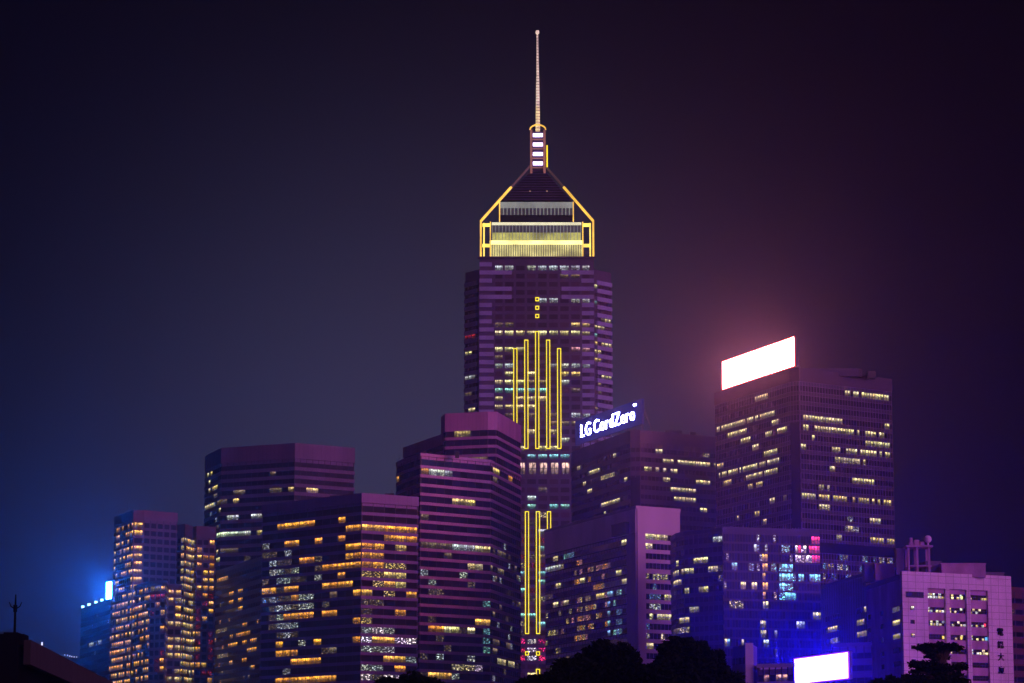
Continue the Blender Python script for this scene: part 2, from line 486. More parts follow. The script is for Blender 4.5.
# ================================================================== THE TALL TOWER
def central():
    Yc = 1320.0
    M_body = wall_mat('tower_stone', (0.10, 0.075, 0.15), 0.5, scale=.1)
    M_band = wall_mat('tower_pale_band', (0.36, 0.37, 0.62), 0.5, scale=.1)
    G = glass_mat('tower_glass', (0.055, 0.03, 0.05), 0.3, 0.0)
    Hm = pt(538, 259, Yc).z; Hw = pt(538, 268, Yc).z
    def X(px, Y, z): return (px - 512) / F * (Y * CT + (z - HC) * ST)
    xl, xr = X(479.5, Yc, Hm), X(593.7, Yc, Hm)
    wl, wr = X(465.3, Yc + 12, Hw), X(611.0, Yc + 12, Hw)
    cx = (xl + xr) / 2
    b = Building.__new__(Building)
    b.rnd = random.Random(11); b.H = Hm; b.zb = 0
    b.root = thing('skyscraper', (cx, Yc + 25, 0), 'tallest tower, gold outlined crown, long needle mast and vertical yellow light bars', 'skyscraper')
    b.wall, b.trim, b.glass, b.lit, b.stufflit, b.mull = MB(), MB(), MB(), [], MB(), MB()
    body = [(wl, Yc + 12), (xl, Yc + 3), (xr, Yc + 3), (wr, Yc + 12), (cx + 10, Yc + 62), (cx - 10, Yc + 62)]
    b.wall.prism(body, 0, Hw)
    front = [(xl, Yc), (xr, Yc), (xr, Yc + 2.9), (xl, Yc + 2.9)]
    b.wall.prism(front, 0, Hm)
    b.wall.prism([(xl + .5, Yc + 3.0), (xr - .5, Yc + 3.0), (cx + 9, Yc + 58), (cx - 9, Yc + 58)], Hw + .01, Hm - .3)
    # front panes
    fh = 3.97
    b.front = [(xl, Yc), (xr, Yc)]
    P0, P1 = Vector((xl, Yc, 0)), Vector((xr, Yc, 0))
    zs = [Hm - 1.6 - k * fh for k in range(65)]
    runs = [(482, 266.5, 493, 266.5, 'w'), (493, 266.5, 590, 266.5, 'cc', .9), (571, 277.7, 579, 277.7, 'd'), (558, 277.7, 561, 277.7, 'd'),
            (533, 304, 588, 304, 'cc', .8), (571, 321.6, 588, 321.6, 'y'), (496, 321.6, 518, 321.6, 'dd'),
            (496, 337, 592, 337, 'w', .95), (496, 345.7, 525, 345.7, 'w'), (572, 345.7, 588, 345.7, 'p'),
            (496, 362.6, 592, 362.6, 'cc', .8), (484, 370.5, 490, 370.5, 'd'), (505, 370.5, 545, 370.5, 'w', .7), (562, 370.5, 580, 370.5, 'y'),
            (496, 379.3, 525, 379.3, 'w'), (528, 379.3, 545, 379.3, 'd'), (562, 379.3, 568, 379.3, 'c'),
            (484, 388, 490, 388, 't'), (496, 388, 546, 388, 't'), (571, 388, 580, 388, 'd'), (496, 396.3, 550, 396.3, 'w', .8),
            (496, 404.8, 540, 404.8, 'w', .85), (566, 413, 592, 413, 'cc'), (500, 413, 560, 413, 'dd', .5), (535, 421, 580, 421, 'd', .4),
            (520, 429, 560, 429, 'ww', .5), (555, 437, 590, 437, 'c', .5), (520, 446, 575, 446, 'w', .6),
            (522, 455, 570, 455, 't', .9), (522, 487, 560, 487, 'dd', .4), (522, 496, 575, 496, 'c', .4), (522, 505, 575, 505, 't', .75), (520, 545, 560, 545, 't', .8),
            (520, 529, 560, 529, 'c', .5), (520, 560, 560, 560, 'd', .5), (520, 577, 545, 577, 't', .7), (520, 612, 545, 612, 't', .8)]
    areas = [(480, 320, 594, 450, .05, 'd dd ww'), (518, 510, 560, 640, .32, 'r* r* ww* d* t'), (518, 640, 550, 664, .95, 'W* m* W m*'), (518, 664, 550, 683, .4, 'w d c*'),
             (518, 455, 590, 515, .06, 'c t w')]
    mech = {k for k, z in enumerate(zs) if 461 < proj((cx, Yc, z - fh / 2))[1] < 476.5}
    zsf = [z for k, z in enumerate(zs) if k not in mech]
    facade(b, 0, P0, P1, zs, fh, 1.7, 5.17, runs, areas, u0=6.4, u1=.9, mull=1.2, mprj=.36, d=.08,
           skip=lambda fi, k, nb, px, py: (px < 0) or (fi in mech) or (274 < py < 284 and px > 525 and False))
    for k, z in enumerate(zs):                      # thin floor bands between the piers
        if k not in mech:
            b.trim.box(xl + 6.4, xr - .9, Yc - .32, Yc - .02, z - 1.45, z - .15)
    for k in mech: pass
    b.trim.build('floor_band', M_body, b.root); b.trim = MB()
    # big double-height windows on the plant floor
    zc = pt(540, 468.5, Yc).z
    for px in (500, 511, 522, 532.5, 543.5, 554.5, 565.5, 576.5):
        x = X(px, Yc, zc); w = 1.75
        m = MB(); m.quad((x - w, Yc - .1, zc - 2.7), (x + w, Yc - .1, zc - 2.7), (x + w, Yc - .1, zc + 2.7), (x - w, Yc - .1, zc + 2.7),
                         ((px * 2.3, .3), (px * 2.3 + 2.3, .3), (px * 2.3 + 2.3, .9), (px * 2.3, .9)), (1.0, .62, .5, 0))
        f = m.build('window', LIT, b.root, cattr='lamp')
        m = MB()
        m.box(x - .12, x + .12, Yc - .22, Yc - .11, zc - 2.7, zc + 2.7); m.box(x - w, x - .125, Yc - .22, Yc - .11, zc - .12, zc + .12); m.box(x + .125, x + w, Yc - .22, Yc - .11, zc - .12, zc + .12)
        m.build('window_bar', M_dark, f)
    # pale bands on the front edges and wings
    m, m_r = MB(), MB()
    for k, z in enumerate(zs):
        py = proj((cx, Yc, z - fh / 2))[1]
        a1, a2 = (6.0, 5.8)
        if 285 < py < 305 or 272 < py < 278: a1, a2 = 15.5, 15.5
        elif py < 285: a1, a2 = 6, 6
        elif py > 330: a1 = 7.0
        m.box(xl, xl + a1, Yc - .45, Yc - .06, z - 2.1, z - .1)
        if py > 272: m_r.box(xr - a2, xr, Yc - .45, Yc - .06, z - 2.1, z - .1)
    m.build('wall_banding', M_band, b.root); m_r.build('wall_banding', M_band, b.root)
    # wings
    for sgn, (A, B) in ((-1, ((wl, Yc + 12), (xl, Yc + 3))), (1, ((xr, Yc + 3), (wr, Yc + 12)))):
        A, B = Vector((*A, 0)), Vector((*B, 0)); e = (B - A); Ln = e.length; e.normalize(); n = Vector((e.y, -e.x, 0))
        m = MB(); gp = 1.6
        for k, z in enumerate(zs[2:]):
            q = [A + e * (gp if sgn > 0 else .2), A + e * (Ln - (gp if sgn < 0 else .2))]
            pts = [q[0] + n * .05, q[0] + n * .9, q[1] + n * .9, q[1] + n * .05]
            m.hexa([p + Vector((0, 0, z - 2.2)) for p in pts] + [p + Vector((0, 0, z - .2)) for p in pts])
        m.build('wall_banding', M_band, b.root)
        rw = [(466, 335, 474, 335, 'r'), (466, 353, 472, 353, 'w'), (466, 377, 474, 377, 'cc'), (466, 395, 472, 395, 'dd'), (467, 411, 475, 411, 'w'),
              (603, 283.6, 610, 283.6, 'ww'), (595, 283, 599, 283, 'w'), (595, 300, 598, 300, 'tt'), (604, 324.7, 610, 324.7, 'ww'), (596, 324.7, 600, 324.7, 'w'),
              (595, 333, 597, 333, 'tt'), (595, 341, 598, 341, 'y'), (602, 342, 610, 342, 'w'), (595, 349, 600, 349, 'ww'), (602, 375.5, 610, 375.5, 'w'), (595, 357, 599, 357, 'y')]
        b.front = [tuple(A[:2]), tuple(B[:2])]
        facade(b, 1, A, B, zs[2:], fh, 2.3, 2.6, rw, [(460, 280, 479, 420, .03, 'd w'), (594, 280, 620, 420, .06, 'd w')], mull=.3, mprj=.3)
    finish(b, M_body, M_body, G, M_body, maxlit=86)
    # yellow light outlines on the front
    YEL = emit_mat('yellow_led', (1.0, 0.80, 0.01), 1.75, sample=True, base=(.3, .25, .05))
    def outline(px, y0, y1, w=1.9, t=.36):
        za, zb = pt(px, y1, Yc).z, pt(px, y0, Yc).z
        x = X(px, Yc, (za + zb) / 2); h = w / 2
        m = MB(); ya, yb = Yc - .95, Yc - .6
        m.box(x - h, x - h + t, ya, yb, za, zb); m.box(x + h - t, x + h, ya, yb, za, zb)
        m.box(x - h + t + .001, x + h - t - .001, ya, yb, za, za + t); m.box(x - h + t + .001, x + h - t - .001, ya, yb, zb - t, zb)
        o = m.build('light_bar', YEL, b.root)
    for px, y0 in ((515.3, 348.5), (526.3, 340), (537.2, 331.5), (548.2, 340), (559.2, 348.5)): outline(px, y0, 449)
    for y in (299.5, 308, 316.3): outline(537.2, y - 1.9, y + 1.9, 1.8)
    for px, y1 in ((516.2, 634), (527, 634), (538, 634), (549, 545)): outline(px, 511.5, y1)
    outline(527, 651.5, 655.5, 1.8); outline(538, 651.5, 655.5, 1.8); outline(538, 669, 700)
    # ---------------- crown
    GOLD = emit_mat('gold_led_beam', (1.0, 0.58, 0.06), 1.45, base=(.4, .25, .1), vary=.25, scale=.15)
    GOLDIN = emit_mat('yellow_flood_beam', (1.0, 0.78, 0.12), 1.6, base=(.4, .35, .1), vary=.25, scale=.2)
    DARKB = wall_mat('dark_beam', (.05, .03, .08), .6)
    DIMG = emit_mat('dim_gold_beam', (.5, .26, .12), .10, base=(.1, .06, .08))
    zP = pt(538, 221, Yc).z
    apx, apy = X(538, Yc + 21, Hm), Yc + 21
    zA = pt(538, 166, apy).z
    roofd = MB(); roofd.prism([(xl - 1.0, Yc - .9), (xr + 1.0, Yc - .9), (cx + 11, Yc + 60), (cx - 11, Yc + 60)], Hm + .02, Hm + 1.1)
    roofd.build('roof', DARKB, b.root)
    corners = [(X(480.8, Yc, Hm), Yc + .2), (X(593.4, Yc, Hm), Yc + .2), (cx + 8, Yc + 55), (cx - 8, Yc + 55)]
    for ci, (x, y) in enumerate(corners):
        s = 1 if x < cx else -1
        m = MB(); m.box(x - .42, x + .42, y - .42, y + .42, Hm + 1.1, zP); m.build('crown_post', GOLD, b.root)
        m = MB(); m.box(x + s * 1.5 - .36, x + s * 1.5 + .36, y - .4, y + .5, Hm + 1.1, zP - 1); m.build('crown_post', GOLDIN, b.root)
        top = Vector((apx + (x - apx) * .12, apy + (y - apy) * .12, zA))
        p0 = Vector((x, y, zP)); mid = p0.lerp(top, .60)
        m = MB(); m.beam(p0, mid, .9, 1.0); m.build('crown_beam', GOLD, b.root)
        m = MB(); m.beam(mid, top, .8, .9); m.build('crown_beam', DIMG, b.root)
    def plan(s, dy=0):      # truncated triangle in plan, s = half width at the front
        return [(cx - s, Yc + dy), (cx + s, Yc + dy), (cx + s * .25, Yc + 50 - dy * .6), (cx - s * .25, Yc + 50 - dy * .6)]
    hw = lambda px: (px) * 0.4755
    def tier(y0, y1, half, dy, mat, name, tall=None):
        z1, z0 = pt(538, y0, Yc + dy).z, pt(538, y1, Yc + dy).z
        m = MB(); m.prism(plan(hw(half), dy), z0, z1); o = m.build(name, mat, b.root); return z0, z1
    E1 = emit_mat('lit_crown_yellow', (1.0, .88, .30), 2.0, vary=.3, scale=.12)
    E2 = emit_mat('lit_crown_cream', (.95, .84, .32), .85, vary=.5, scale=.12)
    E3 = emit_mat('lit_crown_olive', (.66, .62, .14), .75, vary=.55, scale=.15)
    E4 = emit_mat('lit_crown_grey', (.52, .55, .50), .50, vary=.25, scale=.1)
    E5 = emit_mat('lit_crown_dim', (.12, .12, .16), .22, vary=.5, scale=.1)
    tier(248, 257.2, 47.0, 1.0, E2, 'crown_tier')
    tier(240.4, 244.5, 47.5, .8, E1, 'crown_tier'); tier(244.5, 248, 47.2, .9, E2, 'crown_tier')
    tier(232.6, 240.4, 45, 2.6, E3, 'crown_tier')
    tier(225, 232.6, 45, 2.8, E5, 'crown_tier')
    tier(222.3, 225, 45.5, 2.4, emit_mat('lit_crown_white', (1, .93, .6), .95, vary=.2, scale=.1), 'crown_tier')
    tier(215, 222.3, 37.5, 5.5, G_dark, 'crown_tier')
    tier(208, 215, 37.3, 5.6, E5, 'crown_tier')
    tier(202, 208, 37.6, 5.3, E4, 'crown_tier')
    # mullions on tiers
    for (half, dy, y0, y1, n, w) in ((47, 1.0, 244.6, 257, 40, .30), (45, 2.8, 225.2, 240, 26, .28), (37.3, 5.6, 208, 215, 20, .42)):
        z1, z0 = pt(538, y0, Yc + dy).z, pt(538, y1, Yc + dy).z
        m = MB()
        for k in range(n + 1):
            x = cx - hw(half) + 2 * hw(half) * k / n
            m.box(x - w / 2, x + w / 2, Yc + dy - .45, Yc + dy - .12, z0, z1)
        m.build('crown_mullion', E4 if half < 46 else wall_mat('crown_grille', (.10, .09, .07), .6), b.root)
    m = MB()
    for s in (-1, 1):
        for (half, dy, y0, y1) in ((46.8, .6, 222, 257), (37.5, 5, 202, 222)):
            x = cx + s * hw(half); m.box(x - .25, x + .25, Yc + dy - .8, Yc + dy - .45, pt(538, y1, Yc + dy).z, pt(538, y0, Yc + dy).z)
    m.build('crown_trim', GOLD, b.root)
    for py in (224.5, 245):
        for s in (-1, 1):
            z = pt(538, py, Yc).z; m = MB()
            m.box(*sorted((cx + s * hw(46.5), cx + s * (hw(57) - 1))), Yc + .9, Yc + 1.9, z - .75, z + .75); m.build('crown_beam', GOLDIN, b.root)
    # glass pyramid
    zb_, zt_ = pt(538, 202, Yc + 6).z, pt(538, 171.5, apy - 3).z
    m = MB(); hb = hw(37)
    base_ = plan(hb, 6); topq = [(apx - 3.6, apy - 3), (apx + 3.6, apy - 3), (apx + 2, apy + 5), (apx - 2, apy + 5)]
    m.frustum(base_, zb_, topq, zt_)
    m.build('pyramid_roof', glass_mat('pyramid_glass', (.06, .05, .13), .3, .4), b.root)
    m = MB()
    for k in range(1, 12):
        t = k / 12; z = zb_ + (zt_ - zb_) * t
        pl = [(base_[i][0] * (1 - t) + topq[i][0] * t, base_[i][1] * (1 - t) + topq[i][1] * t) for i in range(4)]
        m.ring(pl, -.05, .12, z, z + .22)
    m.build('pyramid_rib', wall_mat('pyramid_rib_metal', (.12, .10, .22), .5), b.root)
    for px in (530, 547):
        p = pt(px, 192, Yc + 10.5); m = MB(); m.tube(p + Vector((0, 0, -.3)), p + Vector((0, 0, .5)), .3, .45, 8)
        m.build('roof_lamp', emit_mat('roof_lamp_warm', (1, .75, .3), 1.6), b.root)
    # mast base
    z0, z1 = pt(538, 171, apy).z, pt(538, 131.5, apy).z
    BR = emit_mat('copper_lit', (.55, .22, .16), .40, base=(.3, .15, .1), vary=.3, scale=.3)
    for i, (sx, sy) in enumerate(((-1, -1), (1, -1), (1, 1), (-1, 1))):
        x, y = apx + sx * 3.25, apy + sy * 3.2
        m = MB(); m.box(x - .55, x + .55, y - .6, y + .6, z0 - 2, z1 - .01); m.build('mast_leg', BR, b.root)
    x = apx + 4.5; m = MB(); m.box(x - .3, x + .3, apy - 4.3, apy - 3.7, z0 + 1, z0 + 12); m.build('light_bar', YEL, b.root)
    m = MB(); m.box(apx - 2.6, apx + 2.6, apy - 2.0, apy + 2.4, z0 - 2, z1 - .5); m.build('mast_core', DARKB, b.root)
    for k, py in enumerate((136.5, 145.8, 155.3, 164.7)):
        z = pt(538, py, apy).z; m = MB(); m.box(apx - 2.4, apx + 2.4, apy - 3.4, apy - 2.1, z - .75, z + .75)
        m.build('light_drum', emit_mat('violet_white_lamp', (.72, .55, 1.0), 5.0 if k < 9 else 4, sample=True), b.root)
        m = MB(); m.box(apx - 2.7, apx + 2.7, apy - 2.9, apy - 2.1, z - 2.3, z - 1.9); m.build('light_drum_shelf', BR, b.root)
    m = MB(); pr = None
    for k in range(9):
        a = math.pi * k / 8; q = Vector((apx - 3.9 * math.cos(a), apy - 3.3, z1 + 2.6 * math.sin(a)))
        if pr is not None: m.beam(pr, q, .6, .6)
        pr = q
    m.build('mast_arch', GOLD, b.root)
    zt = pt(538, 33, apy).z
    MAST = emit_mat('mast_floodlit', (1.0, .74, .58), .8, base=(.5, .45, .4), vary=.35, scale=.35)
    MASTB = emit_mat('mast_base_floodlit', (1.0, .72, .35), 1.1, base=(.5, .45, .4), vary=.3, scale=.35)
    xm = apx - .6
    zA1 = z1 + (zt - z1) * .25; zA2 = z1 + (zt - z1) * .55
    m = MB(); m.tube((apx, apy, z1 - 1), (apx, apy, zA1), 1.15, .95, 10); m.build('mast', MASTB, b.root)
    m = MB(); m.tube((apx, apy, zA1), (apx, apy, zA2), .95, .72, 10); m.tube((apx, apy, zA2), (apx - .15, apy, zt), .66, .42, 10); m.build('mast', MAST, b.root)
    m = MB(); n = 34
    for k in range(n):
        t = k / n; z = z1 + (zt - z1) * t; r = 1.35 - .7 * t; m.tube((apx, apy, z), (apx, apy, z + .22), r, r, 10)
    m.build('mast_ring', wall_mat('mast_ring_metal', (.25, .2, .2), .5), b.root)
    m = MB(); m.tube((apx - .1, apy, zt - .3), (apx - .1, apy, zt + 1.2), .95, .8, 8); m.build('mast_cap', MAST, b.root)
central()

# ================================================================== LEFT, BEHIND: pale banded block with cut corners
M_stoneP = wall_mat('mauve_stone', (0.19, 0.12, 0.20), 0.6, joints=(1.9, 50), scale=.12, jf=.7)
b = Building('banded_tower', 'dark banded tower behind, its plain parapet tallest on the left, one bright green-white floor', [(206, 456), (222, 448), (295, 443), (354, 448)], 2, 1250, 30, seed=3)
ribbon(b, 3.75, 1.6, 3.2, 7.0,
       [(290, 487, 318, 487, 'y', .9), (234, 490, 246, 490, 'd'), (270, 487, 282, 487, 'dd'), (233, 498, 240, 498, 'y'), (215, 499.5, 224, 499.5, 'dd'), (206, 511, 213, 506, 'w'),
        (225, 520, 239, 520, 'cc'), (249, 520, 261, 520, 'c'), (217, 536, 238, 536, 'g'), (238, 535.5, 251, 535.5, 'c'), (255, 535, 261, 535, 'yy'), (217, 559, 222, 559, 'w'), (222, 554, 236, 554, 'dd'),
        (271, 473, 274, 473, 'd'), (213, 491, 217, 489, 'y')],
       [(206, 470, 222, 560, .12, 'w y d c*'), (222, 500, 265, 580, .06, 'd* c* d')], proj_=.45)
finish(b, M_stoneP, M_stoneP, G_dark)
for px, h in ((322, 3.5), (326, 3), (330, 2), (312, 2)): antenna(b, px, 1268, h)

def roof_bits(b, items):
    for (pa, pb, dy, h, nm) in items:
        Y = min(p[1] for p in b.front) + dy; d = Y * CT + (b.H - HC) * ST
        m = MB(); m.box((pa - 512) / F * d, (pb - 512) / F * d, Y, Y + 3.5, b.H - 1.19, b.H + h)
        m.build(nm, M_dark, b.root)
# ================================================================== ORANGE-LIT TOWERS (left)
M_brn = wall_mat('brown_stone', (0.14, 0.06, 0.08), 0.7, scale=.15)
b = Building('hotel_tower', 'tall dark brown tower full of orange windows, two thin masts on its roof', [(115, 517), (134, 510), (144, 510.3), (177, 513)], 1, 1150, 26, 'hotel tower', seed=5)
ribbon(b, 3.2, 1.2, 3.0, 4.0, [], [(112, 515, 134, 700, .55, 'o a o oo'), (134, 515, 144, 600, .8, 'o a oo'), (144, 515, 178, 595, .015, 'd'), (112, 600, 160, 700, .5, 'o a')], proj_=.3, gap=.42)
finish(b, M_brn, M_brn, G_bronze)
antenna(b, 127, 1160, 5, .1); antenna(b, 131, 1160, 4.2, .1); antenna(b, 133, 1158, 2.4, .1)
b = Building('hotel_tower', 'lower brown tower with orange and red windows, beside the taller twin-mast tower', [(177.5, 525), (185, 523.8), (193, 527), (197, 526), (215.5, 527)], 1, 1164, 26, 'hotel tower', seed=6)
ribbon(b, 3.2, 1.2, 2.8, 4.6, [(197, 534, 215, 534, 'yy')], [(180, 532, 194, 700, .85, 'a y yy'), (197, 532, 216, 590, .5, 'o a oo'), (197, 590, 216, 683, .62, 'o a oo r* r*'), ], proj_=.3, gap=.42)
finish(b, M_brn, M_brn, G_bronze)
b = Building('hotel_annex', 'lower stepped-front wing of the orange-lit hotel with slanting rows of windows', [(111, 593), (150.5, 581), (166, 580), (168, 584), (182, 584.5)], 2, 1122, 18, 'hotel wing', seed=8, inset=(8, 3))
ribbon(b, 3.2, 1.2, 2.9, 1.2, [(152, 597, 165, 597, 'r'), (152, 588, 158, 588, 'dd')], [(110, 585, 150.5, 700, .5, 'o o a oo'), (151, 588, 158, 700, .08, 'o r*'), (158, 588, 166, 683, .55, 'o oo r*'), (166, 588, 183, 700, .66, 'yy a y yy')], proj_=.3, gap=.42)
finish(b, M_brn, M_brn, G_bronze)

# ================================================================== DARK TOWER WITH THE BLUE SIGN (far left)
b = Building('dark_tower', 'small black tower at far left under an intense blue glowing rooftop sign', [(81.5, 608.5), (110.8, 598.2)], 1, 1090, 10, 'office building', seed=9)
ribbon(b, 3.6, 1.9, 2.2, 2.5, [(90, 645, 93, 643, 'cc'), (99, 641, 101, 640, 'cc')], [(86, 615, 112, 683, .025, 'd* b* c*')], proj_=.2, gap=.3)
finish(b, M_dark, M_dark, G_dark)
P0, P1 = Vector((*b.front[0], 0)), Vector((*b.front[1], 0)); e = (P1 - P0).normalized(); n = Vector((e.y, -e.x, 0)); Ln = (P1 - P0).length
for k, t in enumerate((.04, .26, .50, .70)):
    q = P0 + e * (Ln * t) + Vector((0, 0, b.H)); m = MB(); m.hexa([q + e * u + n * w + Vector((0, 0, z)) for z in (0.02, .9) for (u, w) in ((0, -.4), (0, .6), (1.3, .6), (1.3, -.4))])
    m.build('parapet_lamp', emit_mat('blue_white_lamp', (.35, .70, 1.0), 4.0), b.root)
# the sign
q0 = pt(106.6, 599.0, 1099); q1 = pt(112.4, 598.0, 1095.5)
zt = pt(106.5, 582.5, 1099).z
r = thing('rooftop_sign', (q0.x, q0.y, b.H), 'blazing blue-white sign on top of the small black tower', 'lit sign')
m = MB(); dv = Vector(((q1 - q0).x, (q1 - q0).y, 0)); nn = Vector((dv.y, -dv.x, 0)).normalized()
A = Vector((q0.x, q0.y, 0)); B_ = A + dv
m.hexa([p + Vector((0, 0, z)) for z in (q0.z, zt) for p in (A + nn * .05, A + nn * .1, B_ + nn * .1, B_ + nn * .05)])
m.build('lit_face', emit_mat('blue_sign_light', (0.006, 0.18, 1.0), 2700, sample=True), r)
m = MB(); m.hexa([p + Vector((0, 0, z)) for z in (q0.z - .8, zt + .3) for p in (A - nn * .8, A - nn * .0, B_ - nn * .0, B_ - nn * .8)]); m.build('casing', M_dark, r)
m = MB(); dn = dv.normalized()
for P_ in (A - dn * .3, B_ + dn * .02): m.hexa([p + Vector((0, 0, z)) for z in (q0.z - .79, zt + .29) for p in (P_ + nn * .01, P_ + nn * .5, P_ + dn * .28 + nn * .5, P_ + dn * .28 + nn * .01)])
m.build('rim', M_dark, r)
m = MB()
for k in range(5):
    p = A.lerp(B_, (k + .5) / 5) - nn * 1.4; m.beam(p + Vector((0, 0, b.H - 1.1)), p + Vector((0, 0, zt - 1)), .25, .25)
m.build('support_frame', M_dark, r)

# ================================================================== DARK WING with little orange windows
b = Building('office_block', 'black glass block with scattered small orange windows, its top edge slanting up to the right', [(216, 571), (263, 556)], 1, 1096, 20, seed=12, inset=(1, 10))
ribbon(b, 3.5, 1.9, 2.4, 1.6, [(217, 577, 244, 568, 'oo'), (229, 592, 234, 590, 'o'), (239, 589, 243, 588, 'o'), (229, 601, 234, 600, 'o'), (239, 599, 243, 597, 'o'), (238, 607, 243, 606, 'o'),
        (243, 625, 247, 623, 'o'), (229, 637, 251, 630, 'oo', .8), (229, 645, 237, 643, 'o'), (250, 640, 256, 637, 'o'), (243, 641, 246, 640, 'o'), (247, 650, 256, 647, 'o'), (243, 660, 247, 659, 'o'), (229, 663, 232, 662, 'o'), (251, 667, 255, 666, 'o'),
        (217, 628, 226, 626, 'y*'), (217, 655, 227, 652, 'y*')],
       [(215, 570, 221, 683, .16, 'oo o* y*'), (222, 590, 263, 683, .02, 'o* d')], proj_=.12, mull=.1, gap=.35)
finish(b, M_dark, M_dark, G_bronze)

# ================================================================== FRONT-LEFT TOWER (orange windows, white reflections painted as glow, purple right face)
M_stoneG = wall_mat('pinkish_granite', (0.15, 0.07, 0.27), 0.6, joints=(1.6, 50), scale=.12, jf=.7)
b = Building('office_tower', 'wide banded tower at front left, dark left side, violet right side, many orange windows', [(263, 505), (362, 493), (417.6, 497)], 1, 1050, 28, seed=14)
LF = [(277, 526, 312, 525, 'o'), (338, 524.5, 361, 524, 'o'), (288, 545, 301, 545, 'o'), (313, 544, 324, 544, 'o'), (338, 543, 361, 542.5, 'o'), (349, 552, 361, 552, 'oo'),
      (300, 563, 312, 563, 'o'), (337, 562, 361, 561, 'o'), (325, 571.5, 349, 571, 'o'), (257, 592, 275, 592, 'oo'), (288, 590, 301, 590, 'o'), (325, 589, 361, 588, 'o'), (288, 600, 301, 600, 'oo'), (328, 599, 335, 599, 'dd'),
      (325, 617, 336, 616, 'o'), (286, 619, 312, 618, 'oo'), (350, 625, 361, 624, 'oo'), (350, 643, 361, 643, 'oo'), (273, 647, 285, 646, 'o'), (311, 645, 323, 645, 'o'), (273, 655, 298, 655, 'oo'), (294, 664, 323, 664, 'o'), (273, 681, 334, 680, 'o', .8), (330, 653, 336, 653, 'dd')]
RF = [(363, 524.5, 380, 524.5, 'a'), (381, 526, 416, 527, 'o'), (381, 534, 396, 534, 'oo'), (398, 535, 416, 536, 'o'), (363, 543, 380, 543, 'oo'), (363, 552, 379, 552, 'oo'), (363, 561, 380, 561, 'oo'), (397, 552, 402, 552, 'yy'),
      (382, 562, 402, 563, 'y*'), (363, 570.5, 381, 571, 'y*'), (381, 571, 395, 572, 'y'), (395, 572, 410, 573, 'yy'), (363, 588, 391, 589, 'a'), (404, 598, 412, 599, 'o'), (367, 643, 395, 644, 'a'), (395, 643, 411, 644, 'W*'),
      (380, 663, 411, 664, 'a', .8), (390, 672, 404, 672, 'o'), (397, 582, 403, 582, 'yy'), (370, 581, 380, 581, 'y*'), (390, 616, 402, 617, 'oo')]
ribbon(b, 3.5, 1.2, 4.45, 3.6, LF + RF, [(263, 545, 300, 640, .6, 'c* d* d*'), (300, 555, 326, 615, .42, 'c* d*'), (326, 590, 340, 640, .12, 'c*'), (273, 640, 330, 683, .3, 'd* y* c*'),  # starred panes: white twinkles reflected in the glass, painted as emission
        (363, 575, 417, 625, .25, 'c* d* y*'), (363, 625, 417, 683, .62, 'W* c* c* d*')], proj_=.4, par_proj=.5, mull=.2)
finish(b, M_stoneG, M_stoneG, G_bronze)

roof_bits(b, [(385, 394, 12, 1.3, 'plant_room'), (330, 338, 22, 1.6, 'plant_room')])
antenna(b, 392, 1072, 4, .12, 1)
# ================================================================== STEPPED PINK-BANDED TOWER
M_pink = wall_mat('pink_granite', (0.44, 0.18, 0.38), 0.55, joints=(1.5, 50), scale=.12, jf=.75)
r0 = None
b = Building('stepped_tower', 'stepped tower with glowing pink bands and a bright pink right edge beside the tallest tower', [(397, 462.5), (404, 459), (421, 453), (490.5, 460), (520.5, 476)], 3, 1108, 22, seed=16)
b1 = b
RUN = [(423, 469, 431, 469, 'o'), (432, 469, 453, 470, 'cc'), (494, 474, 499, 476, 'y'), (508, 474.7, 512, 477, 'oo'), (396, 485, 400, 483, 'a'), (453, 506, 474, 507, 'y'), (423, 520, 427, 520, 'dd'),
       (423, 547, 451, 549, 'dd'), (455, 549, 478, 551, 'cc', .7), (473.5, 551, 489, 553, 'w'), (465, 569, 483, 570, 'ww'), (465, 604, 469, 604.5, 'a'), (473, 623, 490, 625, 'a'), (431, 630, 441, 631, 'o'), (444, 631, 472, 632, 'w', .85),
       (431, 674, 448, 675, 'a'), (452, 668, 475, 669, 'w*'), (497, 573, 503, 575, 'd'), (494, 476, 497, 477, 'dd'), (498, 555, 506, 558, 'dd'), (497, 660, 506, 662, 'ww'), (508, 666, 514, 668, 'ww'), (493, 640, 500, 642, 'dd'), (505, 640, 510, 643, 'dd')]
ribbon(b, 3.6, 1.15, 3.9, 1.15, RUN, [(480, 596, 490.5, 700, .62, 'b* b* t*'), (421, 560, 480, 600, .15, 'c* d*'), (421, 600, 480, 683, .26, 'c* c* d* W*'), (490, 540, 521, 683, .10, 'd* c* d'), (421, 500, 490, 560, .04, 'd c*')], proj_=.42, par_proj=.42, mull=.16)
finish(b, M_pink, M_pink, G_violet)
roof_bits(b, [(423, 426, 6, 1.6, 'cooling_unit'), (428, 432, 7, 1.1, 'cooling_unit'), (455, 459, 3, 1.2, 'cooling_unit')])
antenna(b, 399, 1130, 5, .14, 1)
antenna(b, 410, 1128, 3, .1)
